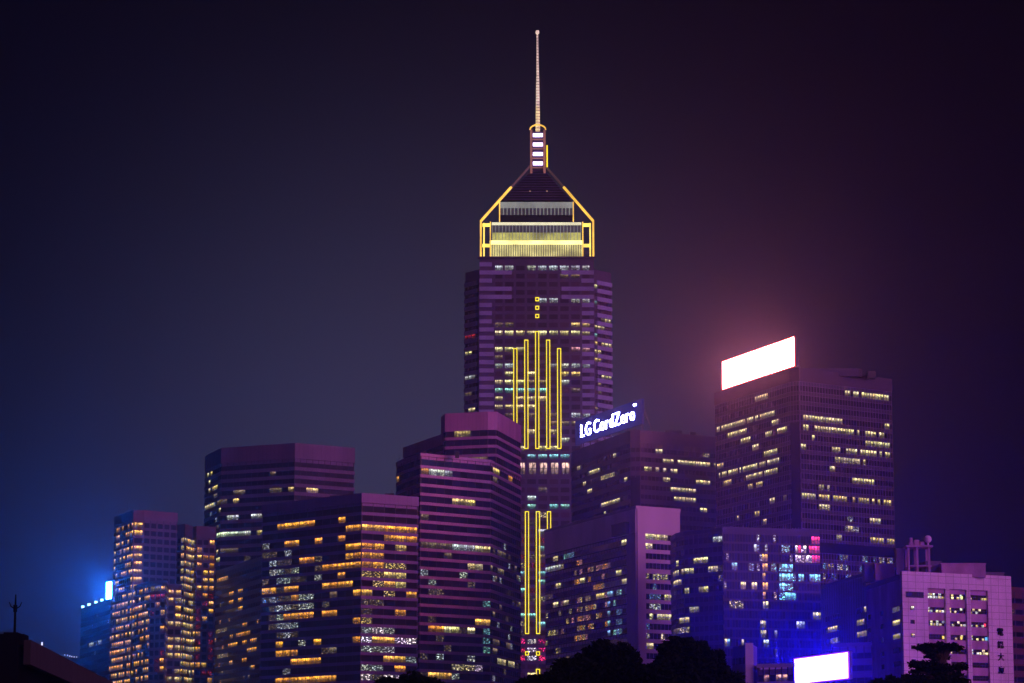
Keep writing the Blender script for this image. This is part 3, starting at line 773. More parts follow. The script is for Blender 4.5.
# upper steps are the same building: parts of it
def step(corners, ref, Y, depth, par, runs, areas, seed, inset, floors_to):
    s = Building('stepx', 'x', corners, ref, Y, depth, seed=seed, inset=inset)
    COL.objects.unlink(s.root); bpy.data.objects.remove(s.root)
    s.root = b1.root; s.zb = b1.H - 1.15
    s.wall.prism(s.poly, s.zb, s.H - 1.2)
    s.trim.ring(s.poly, -.6, .42, s.H - par, s.H)
    zs = [z for z in s.floors(3.6, par, s.zb)]
    for z in zs: s.trim.ring(s.poly, -.05, .4, z - 1.15 + .0, z)
    for i, P0, P1 in s.faces(): facade(s, i, P0, P1, zs, 3.6, 1.15, 3.9, runs, areas, mull=.16, mprj=.14)
    finish(s, M_pink, M_pink, G_violet)
    return s
step([(404, 447.6), (443, 434), (447, 434.6)], 0, 1166, 14, 3.2, [], [], 17, (2, 6), 0)
step([(442, 417), (446, 413.7), (488, 411.8), (496, 411.8), (520.3, 425.6)], 3, 1114, 20, 6.2, [(452, 435, 469, 434, 'yy', .8), (463, 457, 487, 458, 'dd', .6)], [], 18, (2, 3), 0)

# ================================================================== TOWER UNDER THE WHITE LETTERING
M_vio = wall_mat('violet_spandrel', (0.04, 0.034, 0.10), 0.6, scale=.1)
b = Building('office_tower', 'dark glass tower carrying the blue-white lettering sign on its roof', [(571.5, 452), (630.5, 430.3), (640, 430), (717, 437)], 1, 1040, 30, seed=20)
bLG = b
RUN = [(597, 455, 616, 451, 'w'), (574, 463, 585, 460, 'ww'), (590, 476, 599, 474, 'w'), (602, 479, 614, 476, 'w*'), (583, 486, 586, 486, 'w'), (602, 506, 620, 502, 'w', .9), (624, 484, 627, 483, 'w'), (588, 493, 592, 492, 'w'), (577, 471, 580, 470, 'ww'),
       (655, 447, 662, 447, 'w'), (702, 452, 711, 453, 'w*'), (676, 458, 682, 458, 'w'), (664, 464, 715, 469, 'w', .6), (655, 474, 676, 474, 'w', .8), (643, 472, 650, 472, 'ww'), (697, 486, 709, 487, 'w'), (672, 493, 697, 494, 'w', .8), (676, 502, 694, 503, 'w'), (704, 469, 716, 470, 'w', .8),
       (700, 514, 706, 514, 'w'), (665, 484, 668, 484, 'ww'), (682, 503, 690, 503, 'w')]
ribbon(b, 3.5, 1.85, 1.7, 4.8, RUN, [(571, 440, 717, 540, .012, 'w ww d')], proj_=.16, mull=.12, mprj=.12, gap=.12)
roof_bits(b, [(665, 682, 14, 1.8, 'plant_room'), (690, 696, 16, 1.4, 'cooling_unit')])
antenna(b, 672, 1060, 5, .12, 1)
P0, P1 = Vector((*b.front[1], 0)), Vector((*b.front[2], 0)); e = (P1 - P0).normalized(); n = Vector((e.y, -e.x, 0))
m = MB(); z1 = pt(635, 478, 1040).z
m.hexa([p + Vector((0, 0, z)) for z in (8, z1) for p in (P0 + n * .02 + e * .1, P0 + n * .8 + e * .1, P1 + n * .8 - e * .1, P1 + n * .02 - e * .1)]); m.build('corner_shade_strip', M_black, b.root)  # black box standing in for the dark of a corner recess
finish(b, M_vio, M_vio, G_violet)
# lettering sign
def sgn():
    zbase = pt(636, 419.6, 1040).z
    ya = yat(437.5, zbase); A = pt(582, 437.5, ya); B = pt(636, 419.6, 1040)
    e = Vector((B.x - A.x, B.y - A.y, 0)); Ln = e.length; e.normalize(); n = Vector((e.y, -e.x, 0))
    r = thing('lettering_sign', (A.x, A.y, bLG.H), 'long rooftop sign with glowing blue-white letters reading LG CordZero', 'lit sign')
    og = ORG[r.name]
    A0 = Vector((A.x, A.y, 0)); a0 = A0 - e * 7; a1 = A0 + e * (Ln + 5.5)
    zt = pt(640, 399, 1036).z
    m = MB(); m.hexa([p + Vector((0, 0, z)) for z in (zbase - 2.2, zt) for p in (a0 - n * .9, a0, a1, a1 - n * .9)])
    m.build('panel', emit_mat('sign_panel', (.10, .08, .60), .16, base=(.006, .006, .03)), r)  # faint violet emission stands in for the letters' halo on the panel
    MATS['sign_panel'].node_tree.nodes['Principled BSDF'].inputs['Specular IOR Level'].default_value = 0
    m = MB()
    for k in range(9):
        p = a0.lerp(a1, (k + .5) / 9) - n * 2.0; m.beam(p + Vector((0, 0, bLG.H - 1.1)), p + Vector((0, 0, zt - 1)), .3, .3)
        m.beam(p + Vector((0, 0, zt - 2)), p - n * 4 + Vector((0, 0, bLG.H - 1.1)), .2, .2)
    m.build('support_frame', M_dark, r)
    EM = emit_mat('blue_white_letters', (.33, .36, 1.0), 55, sample=True)
    def glyph(ch):
        c = bpy.data.curves.new('t', 'FONT'); c.body = ch; c.extrude = .2; c.offset = -0.014
        o = bpy.data.objects.new('t', c); COL.objects.link(o); bpy.context.view_layer.update()
        me = bpy.data.meshes.new_from_object(o.evaluated_get(bpy.context.evaluated_depsgraph_get()))
        bpy.data.objects.remove(o)
        return me
    capu = max(v.co.y for v in glyph('L').vertices)
    def text(word, u, z, cap, wid, gap=.19):
        gl = [glyph(ch) for ch in word]
        ext_ = [(min(v.co.x for v in g.vertices), max(v.co.x for v in g.vertices)) for g in gl]
        tot = sum(b_ - a_ for a_, b_ in ext_) + gap * (len(gl) - 1)
        kx = wid / tot; k = cap / (capu if word != '™' else .7); x = 0
        for g, (xa, xb) in zip(gl, ext_):
            for v in g.vertices:
                X_, Y_, Z_ = v.co
                q = A0 + e * (u + (x + X_ - xa) * kx) + n * (.45 + Z_ * .9) + Vector((0, 0, z + Y_ * k))
                v.co = q - og
            x += xb - xa + gap
            g.materials.clear(); g.materials.append(EM)
            ob = bpy.data.objects.new('letter', g); COL.objects.link(ob); ob.parent = r
    text('LG', 0, zbase, 4.9, Ln * .185); text('CordZero', Ln * .25, zbase, 4.9, Ln * .74); text('™', Ln * .975, zbase + 4.6, 1.3, 2.4)
sgn()

# ================================================================== BIG GLASS TOWER ON THE RIGHT
M_grid = wall_mat('pale_mullion', (0.14, 0.10, 0.24), 0.5, scale=.1)
G_tw = glass_mat('plum_glass', (0.012, 0.007, 0.022), 0.2, 0.0, 1.45)
b = Building('glass_tower', 'big gridded glass tower on the right with the white billboard on its roof corner', [(715, 393), (790, 369), (799, 368), (891, 379)], 1, 960, 34, seed=22)
bT = b
RUN = [(756, 396, 768, 393, 'w'), (717, 428, 775, 411, 'w', .95), (728, 434, 747, 429, 'w'), (742, 439, 751, 437, 'w'), (752, 446, 758.6, 444, 'w'), (766, 432, 772, 431, 'w'), (772, 421, 778, 419, 'w'), (777, 429, 787, 426, 'w'),
       (718, 467, 723, 465, 'y'), (718, 476, 780, 460, 'w', .8), (765, 453, 778, 450, 'w'), (746, 477, 778, 468, 'w', .8), (725, 483, 732, 481, 'y'), (748, 486, 764, 483, 'y', .7), (771, 501, 774, 500, 'w'), (755, 514, 760, 512, 'y'), (763, 523, 766, 522, 'y'), (783, 500, 787, 499, 'dd'),
       (846, 392, 889, 397, 'w', .8), (804, 416, 843, 420.5, 'w'), (883, 425, 890, 426, 'w'), (816, 428, 885, 435, 'w', .9), (803, 425, 808, 426, 'w'), (806, 436, 815, 437, 'w', .8), (866, 442, 889, 444, 'w'), (799, 445, 805, 446, 'w'), (831, 449, 840, 450, 'w'),
       (846, 451, 890, 455, 'w', .85), (836, 460, 866, 462, 'ww', .7), (829, 470, 834, 470, 'w'), (852, 481, 873, 483, 'w', .85), (802.6, 496, 815, 497, 'w'), (818, 488, 834, 489, 'ww', .8), (820, 499, 880, 503, 'y', .85), (883, 502, 892, 502, 'y'), (871, 521.5, 880, 522, 'w'), (836, 539, 841, 539, 'ww'),
       (869, 541, 894, 543, 'y', .9), (820, 506, 830, 507, 'ww'), (847, 527, 852, 527, 'ww')]
m = MB(); zc1, zc2 = pt(795, 423, 960).z, pt(795, 528, 960).z
zd1, zd2 = pt(850, 546, 975).z, pt(850, 556, 975).z
ribbon(b, 3.4, 1.45, 1.3, 4.6, RUN, [(799, 557, 893, 583, .5, 'w* c* y* b*'), (715, 440, 790, 530, .012, 'w y'), (845, 510, 858, 530, .2, 'c*'), (880, 495, 892, 510, .4, 'y*')], proj_=.14, par_proj=.3, mull=.13, mprj=.2, pmat=wall_mat('plum_parapet', (.035, .018, .045), .6), gap=.1)
# second transom in the middle of every storey
zs = b.floors(3.4, 4.6, 20)
m2 = MB()
for z in zs:
    m2.ring(b.poly, .145, .2, z - .13, z - .005); m2.ring(b.poly, .145, .2, z - 1.44, z - 1.32)
m2.build('transom', M_grid, b.root)
P0, P1 = Vector((*b.front[1], 0)), Vector((*b.front[2], 0)); e = (P1 - P0).normalized(); n = Vector((e.y, -e.x, 0))
m.hexa([p + Vector((0, 0, z)) for z in (zc2, zc1) for p in (P0 + n * .05 + e * .05, P0 + n * .5 + e * .05, P1 + n * .5 - e * .05, P1 + n * .05 - e * .05)]); m.build('corner_shade_strip', M_black, b.root)  # black strip in place of a shaded recess at the corner
m = MB(); m.ring(b.poly, -.02, .45, zd2, zd1); m.build('plant_floor_band', M_black, b.root)
finish(b, M_vio, wall_mat('plum_spandrel', (.02, .012, .04), .5), G_tw, M_grid)
# rooftop huts
m = MB(); m.box(bT.front[2][0] + 2, bT.front[2][0] + 22, bT.front[2][1] + 10, bT.front[2][1] + 24, b.H - 1.2, b.H + 1.5); m.build('plant_room', M_vio, b.root)
roof_bits(b, [(858, 862, 12, 1.6, 'cooling_unit'), (868, 876, 14, 1.2, 'cooling_unit')])
antenna(b, 842, 985, 4.5, .12, 1)
antenna(b, 846, 985, 3, .1)
# billboard
def bill(name, label, A, B, z0, z1, e_mat, frame_mat, thick=.8, legs=None, rim=None, support=True):
    e = Vector((B.x - A.x, B.y - A.y, 0)); Ln = e.length; e.normalize(); n = Vector((e.y, -e.x, 0))
    A0 = Vector((A.x, A.y, 0))
    r = thing(name, (A.x, A.y, legs if legs is not None else z0), label, 'billboard')
    def slab(u0, u1, d0, d1, za, zb):
        return [A0 + e * u + n * d + Vector((0, 0, z)) for z in (za, zb) for (u, d) in ((u0, d0), (u0, d1), (u1, d1), (u1, d0))]
    m = MB(); m.hexa(slab(0, Ln, .02, .12, z0, z1)); m.build('screen', e_mat, r)
    m = MB(); m.hexa(slab(-.3, Ln + .3, -thick, 0, z0 - .3, z1 + .3)); m.build('casing', frame_mat, r)
    if rim:
        m = MB()
        m.hexa(slab(-.32, -.02, .0, .3, z0 - .3, z1 + .3)); m.hexa(slab(Ln + .02, Ln + .32, .0, .3, z0 - .3, z1 + .3))
        m.hexa(slab(-.01, Ln + .01, .0, .3, z0 - .32, z0 - .02)); m.hexa(slab(-.01, Ln + .01, .0, .3, z1 + .02, z1 + .32)); m.build('rim', rim, r)
    if legs is not None and support:
        m = MB(); k = max(3, int(Ln / 6))
        for i in range(k):
            u = Ln * (i + .5) / k
            m.beam(A0 + e * u - n * (thick + .3) + Vector((0, 0, legs)), A0 + e * u - n * (thick + .3) + Vector((0, 0, z1 - 1)), .3, .3)
            m.beam(A0 + e * u - n * (thick + 4) + Vector((0, 0, legs)), A0 + e * u - n * (thick + .5) + Vector((0, 0, z1 - 2)), .2, .2)
        m.build('support_frame', M_dark, r)
    return r
zb0 = pt(795, 365.5, 956).z
yA = yat(389.2, zb0); A = pt(723, 389.2, yA); B = pt(795, 365.5, 956); zb1 = pt(795, 337, 956).z
bill('rooftop_billboard', 'large blank white-lit billboard with a red rim on the right glass tower roof', A, B, zb0, zb1,
     emit_mat('pink_white_screen', (1.0, .22, .24), 92, sample=True), M_dark, legs=bT.H - 1.15, rim=emit_mat('red_rim', (1.0, .06, .01), 2.0))

# ================================================================== BLUE GLASS PAIR
b = Building('curved_office', 'rounded dark violet office block with sloping ribbon windows between white slab block and blue tower', [(671, 537), (676, 533.5), (684, 531.5), (722.5, 527.5)], 3, 884, 22, seed=24)
ribbon(b, 3.1, 1.3, 2.2, 1.4, [(674, 571, 710, 562, 'w', .8), (674, 582, 681, 580, 'w'), (712, 538, 720, 537, 'cc'), (710, 572, 718, 571, 'ww'), (684, 588, 690, 588, 'ww'), (700, 588, 708, 588, 'ww'), (680, 617, 690, 617, 'w'), (692, 606, 697, 605, 'ww'), (674, 628, 681, 627, 'dd'), (681, 635, 690, 634, 'w*')],
       [(670, 530, 723, 683, .03, 'c* d* ww')], proj_=.3, mull=.1)
finish(b, wall_mat('blue_violet_band', (.010, .009, .06), .5), MATS['blue_violet_band'], G_violet)
b = Building('blue_tower', 'deep blue glass tower with red and cyan reflections painted as glow on its upper right corner', [(722.8, 526.6), (819.5, 529.8)], 0, 880, 24, seed=25, inset=(1, 3))
RUN = [(762, 554, 767, 554, 'a'), (762, 562.5, 767, 562.5, 'a'), (762, 572, 767, 572, 'a'), (762, 582, 767, 582, 'a'), (762, 591, 767, 591, 'a'), (762, 601, 767, 601, 'w'), (762, 620, 767, 620, 'w'), (762, 634, 767, 634, 'w'), (765, 647, 770, 647, 'c'),
       (733, 562.5, 736, 562.5, 'b'), (750, 562.5, 755, 562.5, 'b*'), (741, 583, 745, 583, 'w'), (752, 583, 757, 583, 'w'), (730, 600, 742, 600, 'w*'), (722, 638, 728, 640, 'w'), (728, 640, 730, 640, 'b'), (798, 624, 804, 624, 'c'), (813, 614, 820, 614, 'w'), (774, 630, 777, 630, 'c'),
       (774, 600, 777, 600, 'w*'), (774, 650, 777, 650, 'w*'), (757, 540, 760, 540, 'c*'), (755, 549, 757, 549, 'c')]
ribbon(b, 3.0, .7, .95, 1.6, RUN, [(811, 540, 819.8, 562, .97, 'm m mm'), (796, 543, 811, 562, .95, 'W WW W* m'), (803, 562, 819, 567, .6, 'm* W*'), (780, 564, 795, 598, .9, 'q qq q*'), (795, 569, 807, 583, .88, 'q qq q*'), (809, 569, 820, 583, .95, 'q qq'),  # red, white and cyan panes: screens mirrored in the glass, painted as emission
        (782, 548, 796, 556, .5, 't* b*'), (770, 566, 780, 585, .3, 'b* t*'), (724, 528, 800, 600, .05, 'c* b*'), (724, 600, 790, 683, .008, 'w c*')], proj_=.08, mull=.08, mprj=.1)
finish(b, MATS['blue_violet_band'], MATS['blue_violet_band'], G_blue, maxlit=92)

# ================================================================== WHITE SLAB BLOCK WITH RIBBON WINDOWS
M_white = wall_mat('white_tile', (0.50, 0.40, 0.56), 0.6, scale=.08, stain=.25)
b = Building('slab_block', 'white-framed block, its pale end wall cut by dark ribbon windows under a blank top', [(545.5, 530), (636.5, 505.8), (679, 509)], 1, 950, 30, seed=27, inset=(4, 3))
b.wall.prism(b.poly, 0, b.H - 1.0)
b.trim.ring(b.poly, -.7, .5, b.H - 1.0, b.H)
(A, B, C) = [Vector((*p, 0)) for p in b.front]
e1 = (B - A).normalized(); n1 = Vector((e1.y, -e1.x, 0)); e2 = (C - B).normalized(); n2 = Vector((e2.y, -e2.x, 0)); L1, L2 = (B - A).length, (C - B).length
# left face: glass under the white band
zg = pt(640, 532.5, 950).z
m = MB(); m.hexa([q + Vector((0, 0, z)) for z in (zg, b.H - 1.003) for q in (A + n1 * .02, A + n1 * .46, B + n1 * .46 - e1 * .01, B + n1 * .02 - e1 * .01)]); m.build('top_band', wall_mat('white_band_lightened', (.85, .70, .84), .7, stain=.3, scale=.1), b.root)  # band colour lightened to stand in for light on this shaded side
b.trim.hexa([q + Vector((0, 0, z)) for z in (.02, zg - .003) for q in (B + n1 * .02 - e1 * 8, B + n1 * .46 - e1 * 8, B + n1 * .46 - e1 * .01, B + n1 * .02 - e1 * .01)])
zs = [zg - 3.35 * k for k in range(28) if zg - 3.35 * (k + 1) > 5]
RUN = [(587, 542, 592, 541, 'w'), (563, 558, 575, 556, 't*'), (547, 572, 561, 568, 'c'), (554, 561, 558, 560, 'ww'), (543, 551, 553, 550, 't*'), (581, 583, 585, 582, 'w'), (556, 589, 560, 588, 'w'), (553, 602, 557, 601, 'w'), (564, 606, 569, 605, 'w'), (598, 598, 604, 597, 'y'), (617, 577, 627, 577, 'w'), (617, 538, 626, 538, 'w'), (585, 601, 590, 600, 'y*'), (552, 669, 561, 668, 'c'), (543, 602, 552, 600, 'd*')]
facade(b, 0, A, B - e1 * 8, zs, 3.35, 1.5, 2.6, RUN, [(574, 562, 609, 645, .55, 'o* o* p* y*'), (609, 585, 612, 640, .95, 'b t'), (612, 588, 622, 640, .5, 'b* b* t*'), (543, 555, 574, 683, .13, 'd* w* y* p*'), (574, 645, 609, 683, .1, 'p*')], mull=.1, mprj=.12)  # orange starred panes: reflected streaks put into the emission
m = MB()
for z in zs: m.hexa([q + Vector((0, 0, zz)) for zz in (z - .45, z - .05) for q in (A + n1 * .02, A + n1 * .16, B + n1 * .16 - e1 * 8.02, B + n1 * .02 - e1 * 8.02)])
m.build('floor_band', M_vio, b.root)
# lift box on the band
q = A.lerp(B, .80); m = MB(); zq = pt(612, 523.5, 960).z
m.hexa([p + Vector((0, 0, z)) for z in (zg + .02, zq) for p in (q + n1 * .5, q + n1 * 2.2, q + n1 * 2.2 + e1 * 12, q + n1 * .5 + e1 * 12)]); m.build('canopy', M_dark, b.root)
# end wall with ribbons: rebuild as strips so windows are recessed
u0, u1 = (644.5 - 636.5) / 42.5 * L2, (671 - 636.5) / 42.5 * L2
rows = [537.5, 547, 556.8, 566.5, 577, 586.8, 597.2, 606.8, 617, 627, 636.5, 646.5, 656.5, 666.5, 676.5]
zr = [pt(655, y, 955).z for y in rows]
wb = MB(); hh = 1.0
def strip(ua, ub, za, zb, dd=.45):
    wb.hexa([B + e2 * u + n2 * d + Vector((0, 0, z)) for z in (za, zb) for (u, d) in ((ua, .02), (ua, dd), (ub, dd), (ub, .02))])
strip(0, u0, .02, b.H - 1.003); strip(u1, L2, .02, b.H - 1.003)
zprev = b.H - 1.003
for z in zr:
    strip(u0 + .001, u1 - .001, z + hh, zprev, .449); zprev = z - hh
strip(u0 + .001, u1 - .001, .02, zprev, .449)
wb.build('end_wall', M_white, b.root)
lits = {0: ('ww', 0, .8), 1: ('ww', 0, .35), 4: ('w*', 0.05, 1), 5: ('b*', .1, .5), 6: ('b*', .1, .5), 7: ('c*', 0, .6), 8: ('ww', .2, 1), 9: ('b*', 0, .2), 10: ('w*', 0, .7), 11: ('ww', 0, .35)}
rn = random.Random(5)
for k, z in enumerate(zr):
    nb = 7; ww = (u1 - u0) / nb
    for i in range(nb):
        t = (i + .5) / nb; ua, ub = u0 + ww * i + .06, u0 + ww * (i + 1) - .06
        Q = [B + e2 * u + n2 * .08 + Vector((0, 0, zz)) for (u, zz) in ((ua, z - hh), (ub, z - hh), (ub, z + hh), (ua, z + hh))]
        rr = rn.randint(0, 300); uvs = ((ua + rr, 0), (ub + rr, 0), (ub + rr, 1), (ua + rr, 1))
        if k in lits and lits[k][1] <= t <= lits[k][2] and rn.random() < .85:
            ty = lits[k][0]; b.lit.append((5, Q, uvs, glowcol(ty[0], 1.0 if ty[-1] == '*' else .4, rn)))
        elif k == 6 and t > .7: b.lit.append((5, Q, uvs, glowcol('w', .3, rn)))
        else: b.glass.quad(*Q, uvs, (.6, .6, .6, 1))
finish(b, M_white, M_white, G_dark)

# ================================================================== BLOCKS BETWEEN BLUE TOWER AND THE PINK BUILDING
M_dusk = wall_mat('grey_render', (0.20, 0.15, 0.24), 0.8, scale=.1)
b = Building('low_block', 'plain purple-grey block behind the small lit billboard with a few paired windows', [(820.5, 586), (866, 572)], 1, 815, 20, 'building', seed=30, inset=(1, 8))
ribbon(b, 3.5, 1.9, 2.6, 1.0, [(812, 616, 821, 616, 'w'), (828, 612, 836, 611, 'w'), (812, 628, 822, 628, 'c'), (828, 626, 837, 625, 'y'), (813, 641, 821, 641, 'b*'), (832, 640, 837, 639, 'w*'), (858, 605, 866, 601, 'yy'), (858, 619, 867, 614, 'yy'), (858, 631, 867, 627, 'yy'), (862, 642, 867, 640, 'ww')], [], proj_=.1, mull=.4, mprj=.09,
       skip=lambda fi, k, nb, px, py: px < 826 or 839 < px < 857 or fi < 2)
finish(b, M_dusk, M_dusk, G_dark)

# ================================================================== PINK BUILDING WITH CHINESE CHARACTERS
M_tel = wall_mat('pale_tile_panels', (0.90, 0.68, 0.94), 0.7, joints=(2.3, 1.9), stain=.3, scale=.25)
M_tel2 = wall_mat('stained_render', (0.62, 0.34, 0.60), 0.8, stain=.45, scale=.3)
def tel():
    b = Building('telecom_building', 'bright pink-lit concrete building with dark Chinese characters down its right edge', [(864, 583.5), (900, 571.3), (1009, 576.5)], 1, 780, 24, 'building', seed=32, inset=(2, 3))
    (A, B, C) = [Vector((*p, 0)) for p in b.front]
    e1 = (B - A).normalized(); n1 = Vector((e1.y, -e1.x, 0)); e2 = (C - B).normalized(); n2 = Vector((e2.y, -e2.x, 0)); L1, L2 = (B - A).length, (C - B).length
    b.wall.prism(b.poly, 0, b.H - .8)
    H = b.H
    def U(px): return (px - 900) / 109 * L2      # along the front, measured at the top edge
    zpx = lambda py: pt(950, py, B.y + (C.y - B.y) * .4).z
    def s2(m, ua, ub, za, zb, d0, d1):
        m.hexa([B + e2 * u + n2 * d + Vector((0, 0, z)) for z in (za, zb) for (u, d) in ((ua, d0), (ua, d1), (ub, d1), (ub, d0))])
    W = MB(); D = .9
    rows = [596.5, 610.3, 623.6, 637.2, 651.2, 664.3, 677.5, 691]
    hz = .72
    cols = [(U(925), U(942.5)), (U(946.5), U(963.5)), (U(967.5), U(985.0))]
    ztop = zpx(589); zlow = zpx(700)
    s2(W, 0, L2, ztop, H, .02, D)                                   # top fascia
    s2(W, 0, cols[0][0], .02, ztop - .002, .02, D - .003)
    s2(W, cols[2][1], L2, .02, ztop - .002, .02, D - .003)
    s2(W, cols[0][1], cols[1][0], .02, ztop - .002, .02, D - .003); s2(W, cols[1][1], cols[2][0], .02, ztop - .002, .02, D - .003)
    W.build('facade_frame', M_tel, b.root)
    T = MB(); 
    for (ua, ub) in cols:
        zp = ztop - .004
        for y in rows:
            z = zpx(y); s2(T, ua + .002, ub - .002, z + hz, zp, .02, .30); zp = z - hz
        s2(T, ua + .002, ub - .002, .02, zp, .02, .30)
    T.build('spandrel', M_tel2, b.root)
    rn = random.Random(3)
    litp = {(0, 0): .75, (0, 1): .35, (0, 2): .45, (1, 0): .85, (1, 1): .3, (1, 2): .35, (2, 0): .7, (2, 1): .6, (2, 2): .55, (3, 0): .2, (3, 1): .3, (3, 2): .35, (4, 2): .6, (4, 1): .2, (4, 0): .1}
    for r, y in enumerate(rows):
        z = zpx(y)
        for c, (ua, ub) in enumerate(cols):
            nb = 6; w = (ub - ua) / nb
            fr = MB()
            for i in range(nb):
                xa, xb = ua + w * i + .05, ua + w * (i + 1) - .05
                for (za, zb_, hi) in ((z - hz, z - .05, 0), (z + .05, z + hz, 1)):
                    Q = [B + e2 * u + n2 * .08 + Vector((0, 0, zz)) for (u, zz) in ((xa, za), (xb, za), (xb, zb_), (xa, zb_))]
                    rr = rn.randint(0, 300); uvs = ((xa + rr, .5), (xb + rr, .5), (xb + rr, 1), (xa + rr, 1))
                    p_ = litp.get((r, c), 0) * (1.0 if hi == 0 else .45)
                    if rn.random() < p_: b.lit.append((5 + rn.random(), Q, uvs, glowcol(rn.choice('wwyc'), .25, rn)))
                    else: b.glass.quad(*Q, uvs, (rn.choice((.5, 1, 2)),) * 3 + (1,))
                if i: s2(fr, xa - .11, xa + .01, z - hz, z + hz, .1, .2)
            s2(fr, ua, ub, z - .04, z + .04, .201, .24)
            fr.build('window_bar', M_dark, b.root)
    # coloured notices in windows
    for (px, y, colr) in ((983, 623.6, (1, .05, .1)), (984, 637.4, (.1, .5, 1)), (941, 637.5, (1, .7, .1)), (959, 637.5, (1, .65, .1)), (960.5, 597, (.9, 1, .3))):
        u = U(px - .6); z = zpx(y); m = MB(); s2(m, u - .35, u + .35, z - .45, z + .4, .27, .33)
        m.build('window_sign', emit_mat('notice_light', colr, 1.3), b.root)
    # left column of windows
    for y, (pa, pb), hh_ in [(596.3, (903.5, 920.5), .7)] + [(yy, (907.6, 911), .42) for yy in (609.5, 623.3, 636.8, 648.6, 662.5, 676)]:
        z = zpx(y); ua, ub = U(pa), U(pb)
        fr = MB(); s2(fr, ua - .12, ub + .12, z - hh_ - .15, z + hh_ + .12, D - .002, D + .07); f = fr.build('window_frame', M_dark, b.root)
        nb = max(1, int((ub - ua) / .8)); w = (ub - ua) / nb
        for i in range(nb):
            Q = [B + e2 * u + n2 * (D + .09) + Vector((0, 0, zz)) for (u, zz) in ((ua + w * i + .05, z - hh_), (ua + w * (i + 1) - .05, z - hh_), (ua + w * (i + 1) - .05, z + hh_), (ua + w * i + .05, z + hh_))]
            if y == 609.5 or y == 636.8: b.lit.append((9, Q, None, (1.2, 1.2, .8, 0) if y == 609.5 else (.8, .55, .15, 0)))
            else: b.glass.quad(*Q, None, (1, 1, 1.5, 1))
    # left side windows
    rnl = b.rnd
    def s1(m, ua, ub, za, zb, d0, d1):
        m.hexa([A + e1 * u + n1 * d + Vector((0, 0, z)) for z in (za, zb) for (u, d) in ((ua, d0), (ua, d1), (ub, d1), (ub, d0))])
    W1 = MB(); s1(W1, 0, L1 - .01, b.H - 2.2, b.H - .8, .02, .25)
    W1.build('parapet', M_dusk, b.root)
    for r, y in enumerate([610, 623.3, 637, 651, 664.3]):
        z = zpx(y)
        for j, (ta, tb) in enumerate(((.10, .18), (.45, .53), (.78, .97))):
            Q = [A + e1 * (L1 * t) + n1 * .06 + Vector((0, 0, zz)) for (t, zz) in ((ta, z - .7), (tb, z - .7), (tb, z + .7), (ta, z + .7))]
            uvs = ((ta * L1, 0), (tb * L1, 0), (tb * L1, 1), (ta * L1, 1))
            if j == 2 and r in (1, 2): b.lit.append((9, Q, uvs, (1.3, 1.0, .35, 0) if r == 1 else (.7, .55, .2, .4)))
            elif j == 2 and r == 0: b.lit.append((9, Q, uvs, (.4, .35, .25, 1)))
            else: b.glass.quad(*Q, uvs, (1, 1, 1, 1))
    # penthouses: behind to the left, long one in the middle
    def hut(pa, pb, pyt, pyb, Y, dep, mat, name='rooftop_hut'):
        z1 = pt((pa + pb) / 2, pyt, Y).z; z0 = b.H - .79
        d = Y * CT + (z1 - HC) * ST; m = MB()
        m.box((pa - 512) / F * d, (pb - 512) / F * d, Y, Y + dep, z0, z1); m.build(name, mat, b.root)
        m = MB(); m.box((pa - 512) / F * d - .2, (pb - 512) / F * d + .2, Y - .2, Y + dep, z1 + .003, z1 + .35); m.build('roof_slab', mat, b.root)
    hut(875, 899, 564.6, 575, 800, 8, M_tel2)
    hut(864.5, 875, 564.6, 578, 803.5, 6, M_dusk)
    hut(941.5, 985.5, 564.3, 576, 790, 8, M_tel2)
    hut(925.5, 941, 562.2, 576, 794, 8, M_dusk)
    hut(985.6, 1004, 573.5, 577, 800, 6, M_dusk)
    # open water-tank frame
    Yf = 792; zt = pt(918, 545.5, Yf).z; zb = b.H - .79
    def Xf(px, z=zt): return (px - 512) / F * (Yf * CT + (z - HC) * ST)
    m = MB()
    for px in (908.3, 928.8, 917):
        for yy in (Yf, Yf + 5): m.box(Xf(px) - .28, Xf(px) + .28, yy - .28, yy + .28, zb, zt - .5)
    m.build('frame_post', M_tel2, b.root)
    m = MB(); m.box(Xf(905.5), Xf(932.5), Yf - 1, Yf + 6, zt - .5, zt); m.build('frame_slab', M_tel2, b.root); m = MB(); m.box(Xf(907.8), Xf(931), Yf - .5, Yf + 5.5, pt(918, 565.5, Yf).z - .3, pt(918, 565.5, Yf).z); m.build('frame_slab', M_tel2, b.root)
    m = MB(); m.box(Xf(897), Xf(905), Yf + 2, Yf + 6, zb, pt(900, 547.5, Yf).z); m.build('stair_hut', M_dusk, b.root)
    # machinery and dish on top
    m = MB()
    m.box(Xf(910), Xf(914), Yf + 1, Yf + 3, zt, zt + 1.0); m.box(Xf(915), Xf(920), Yf + 1, Yf + 3, zt, zt + 1.7); m.box(Xf(921), Xf(925), Yf + 1, Yf + 3, zt, zt + 1.2); m.tube((Xf(912), Yf + 2, zt), (Xf(912), Yf + 2, zt + 2.4), .5, .5)
    m.build('machinery', M_tel2, b.root)
    m = MB(); c = Vector((Xf(928.5), Yf + 1, zt + 1.9)); rr = 1.1; n_, k_ = 12, 6
    for i in range(k_):
        for j in range(n_):
            def sp(ii, jj):
                th = math.pi * ii / k_; ph = 2 * math.pi * jj / n_; return c + Vector((math.sin(th) * math.cos(ph), math.sin(th) * math.sin(ph), math.cos(th))) * rr
            m.quad(sp(i + 1, j), sp(i + 1, j + 1), sp(i, j + 1), sp(i, j))
    m.tube((c.x, c.y, zt), (c.x, c.y, c.z - 1), .25, .25)
    m.build('radome', M_tel, b.root, smooth=True)
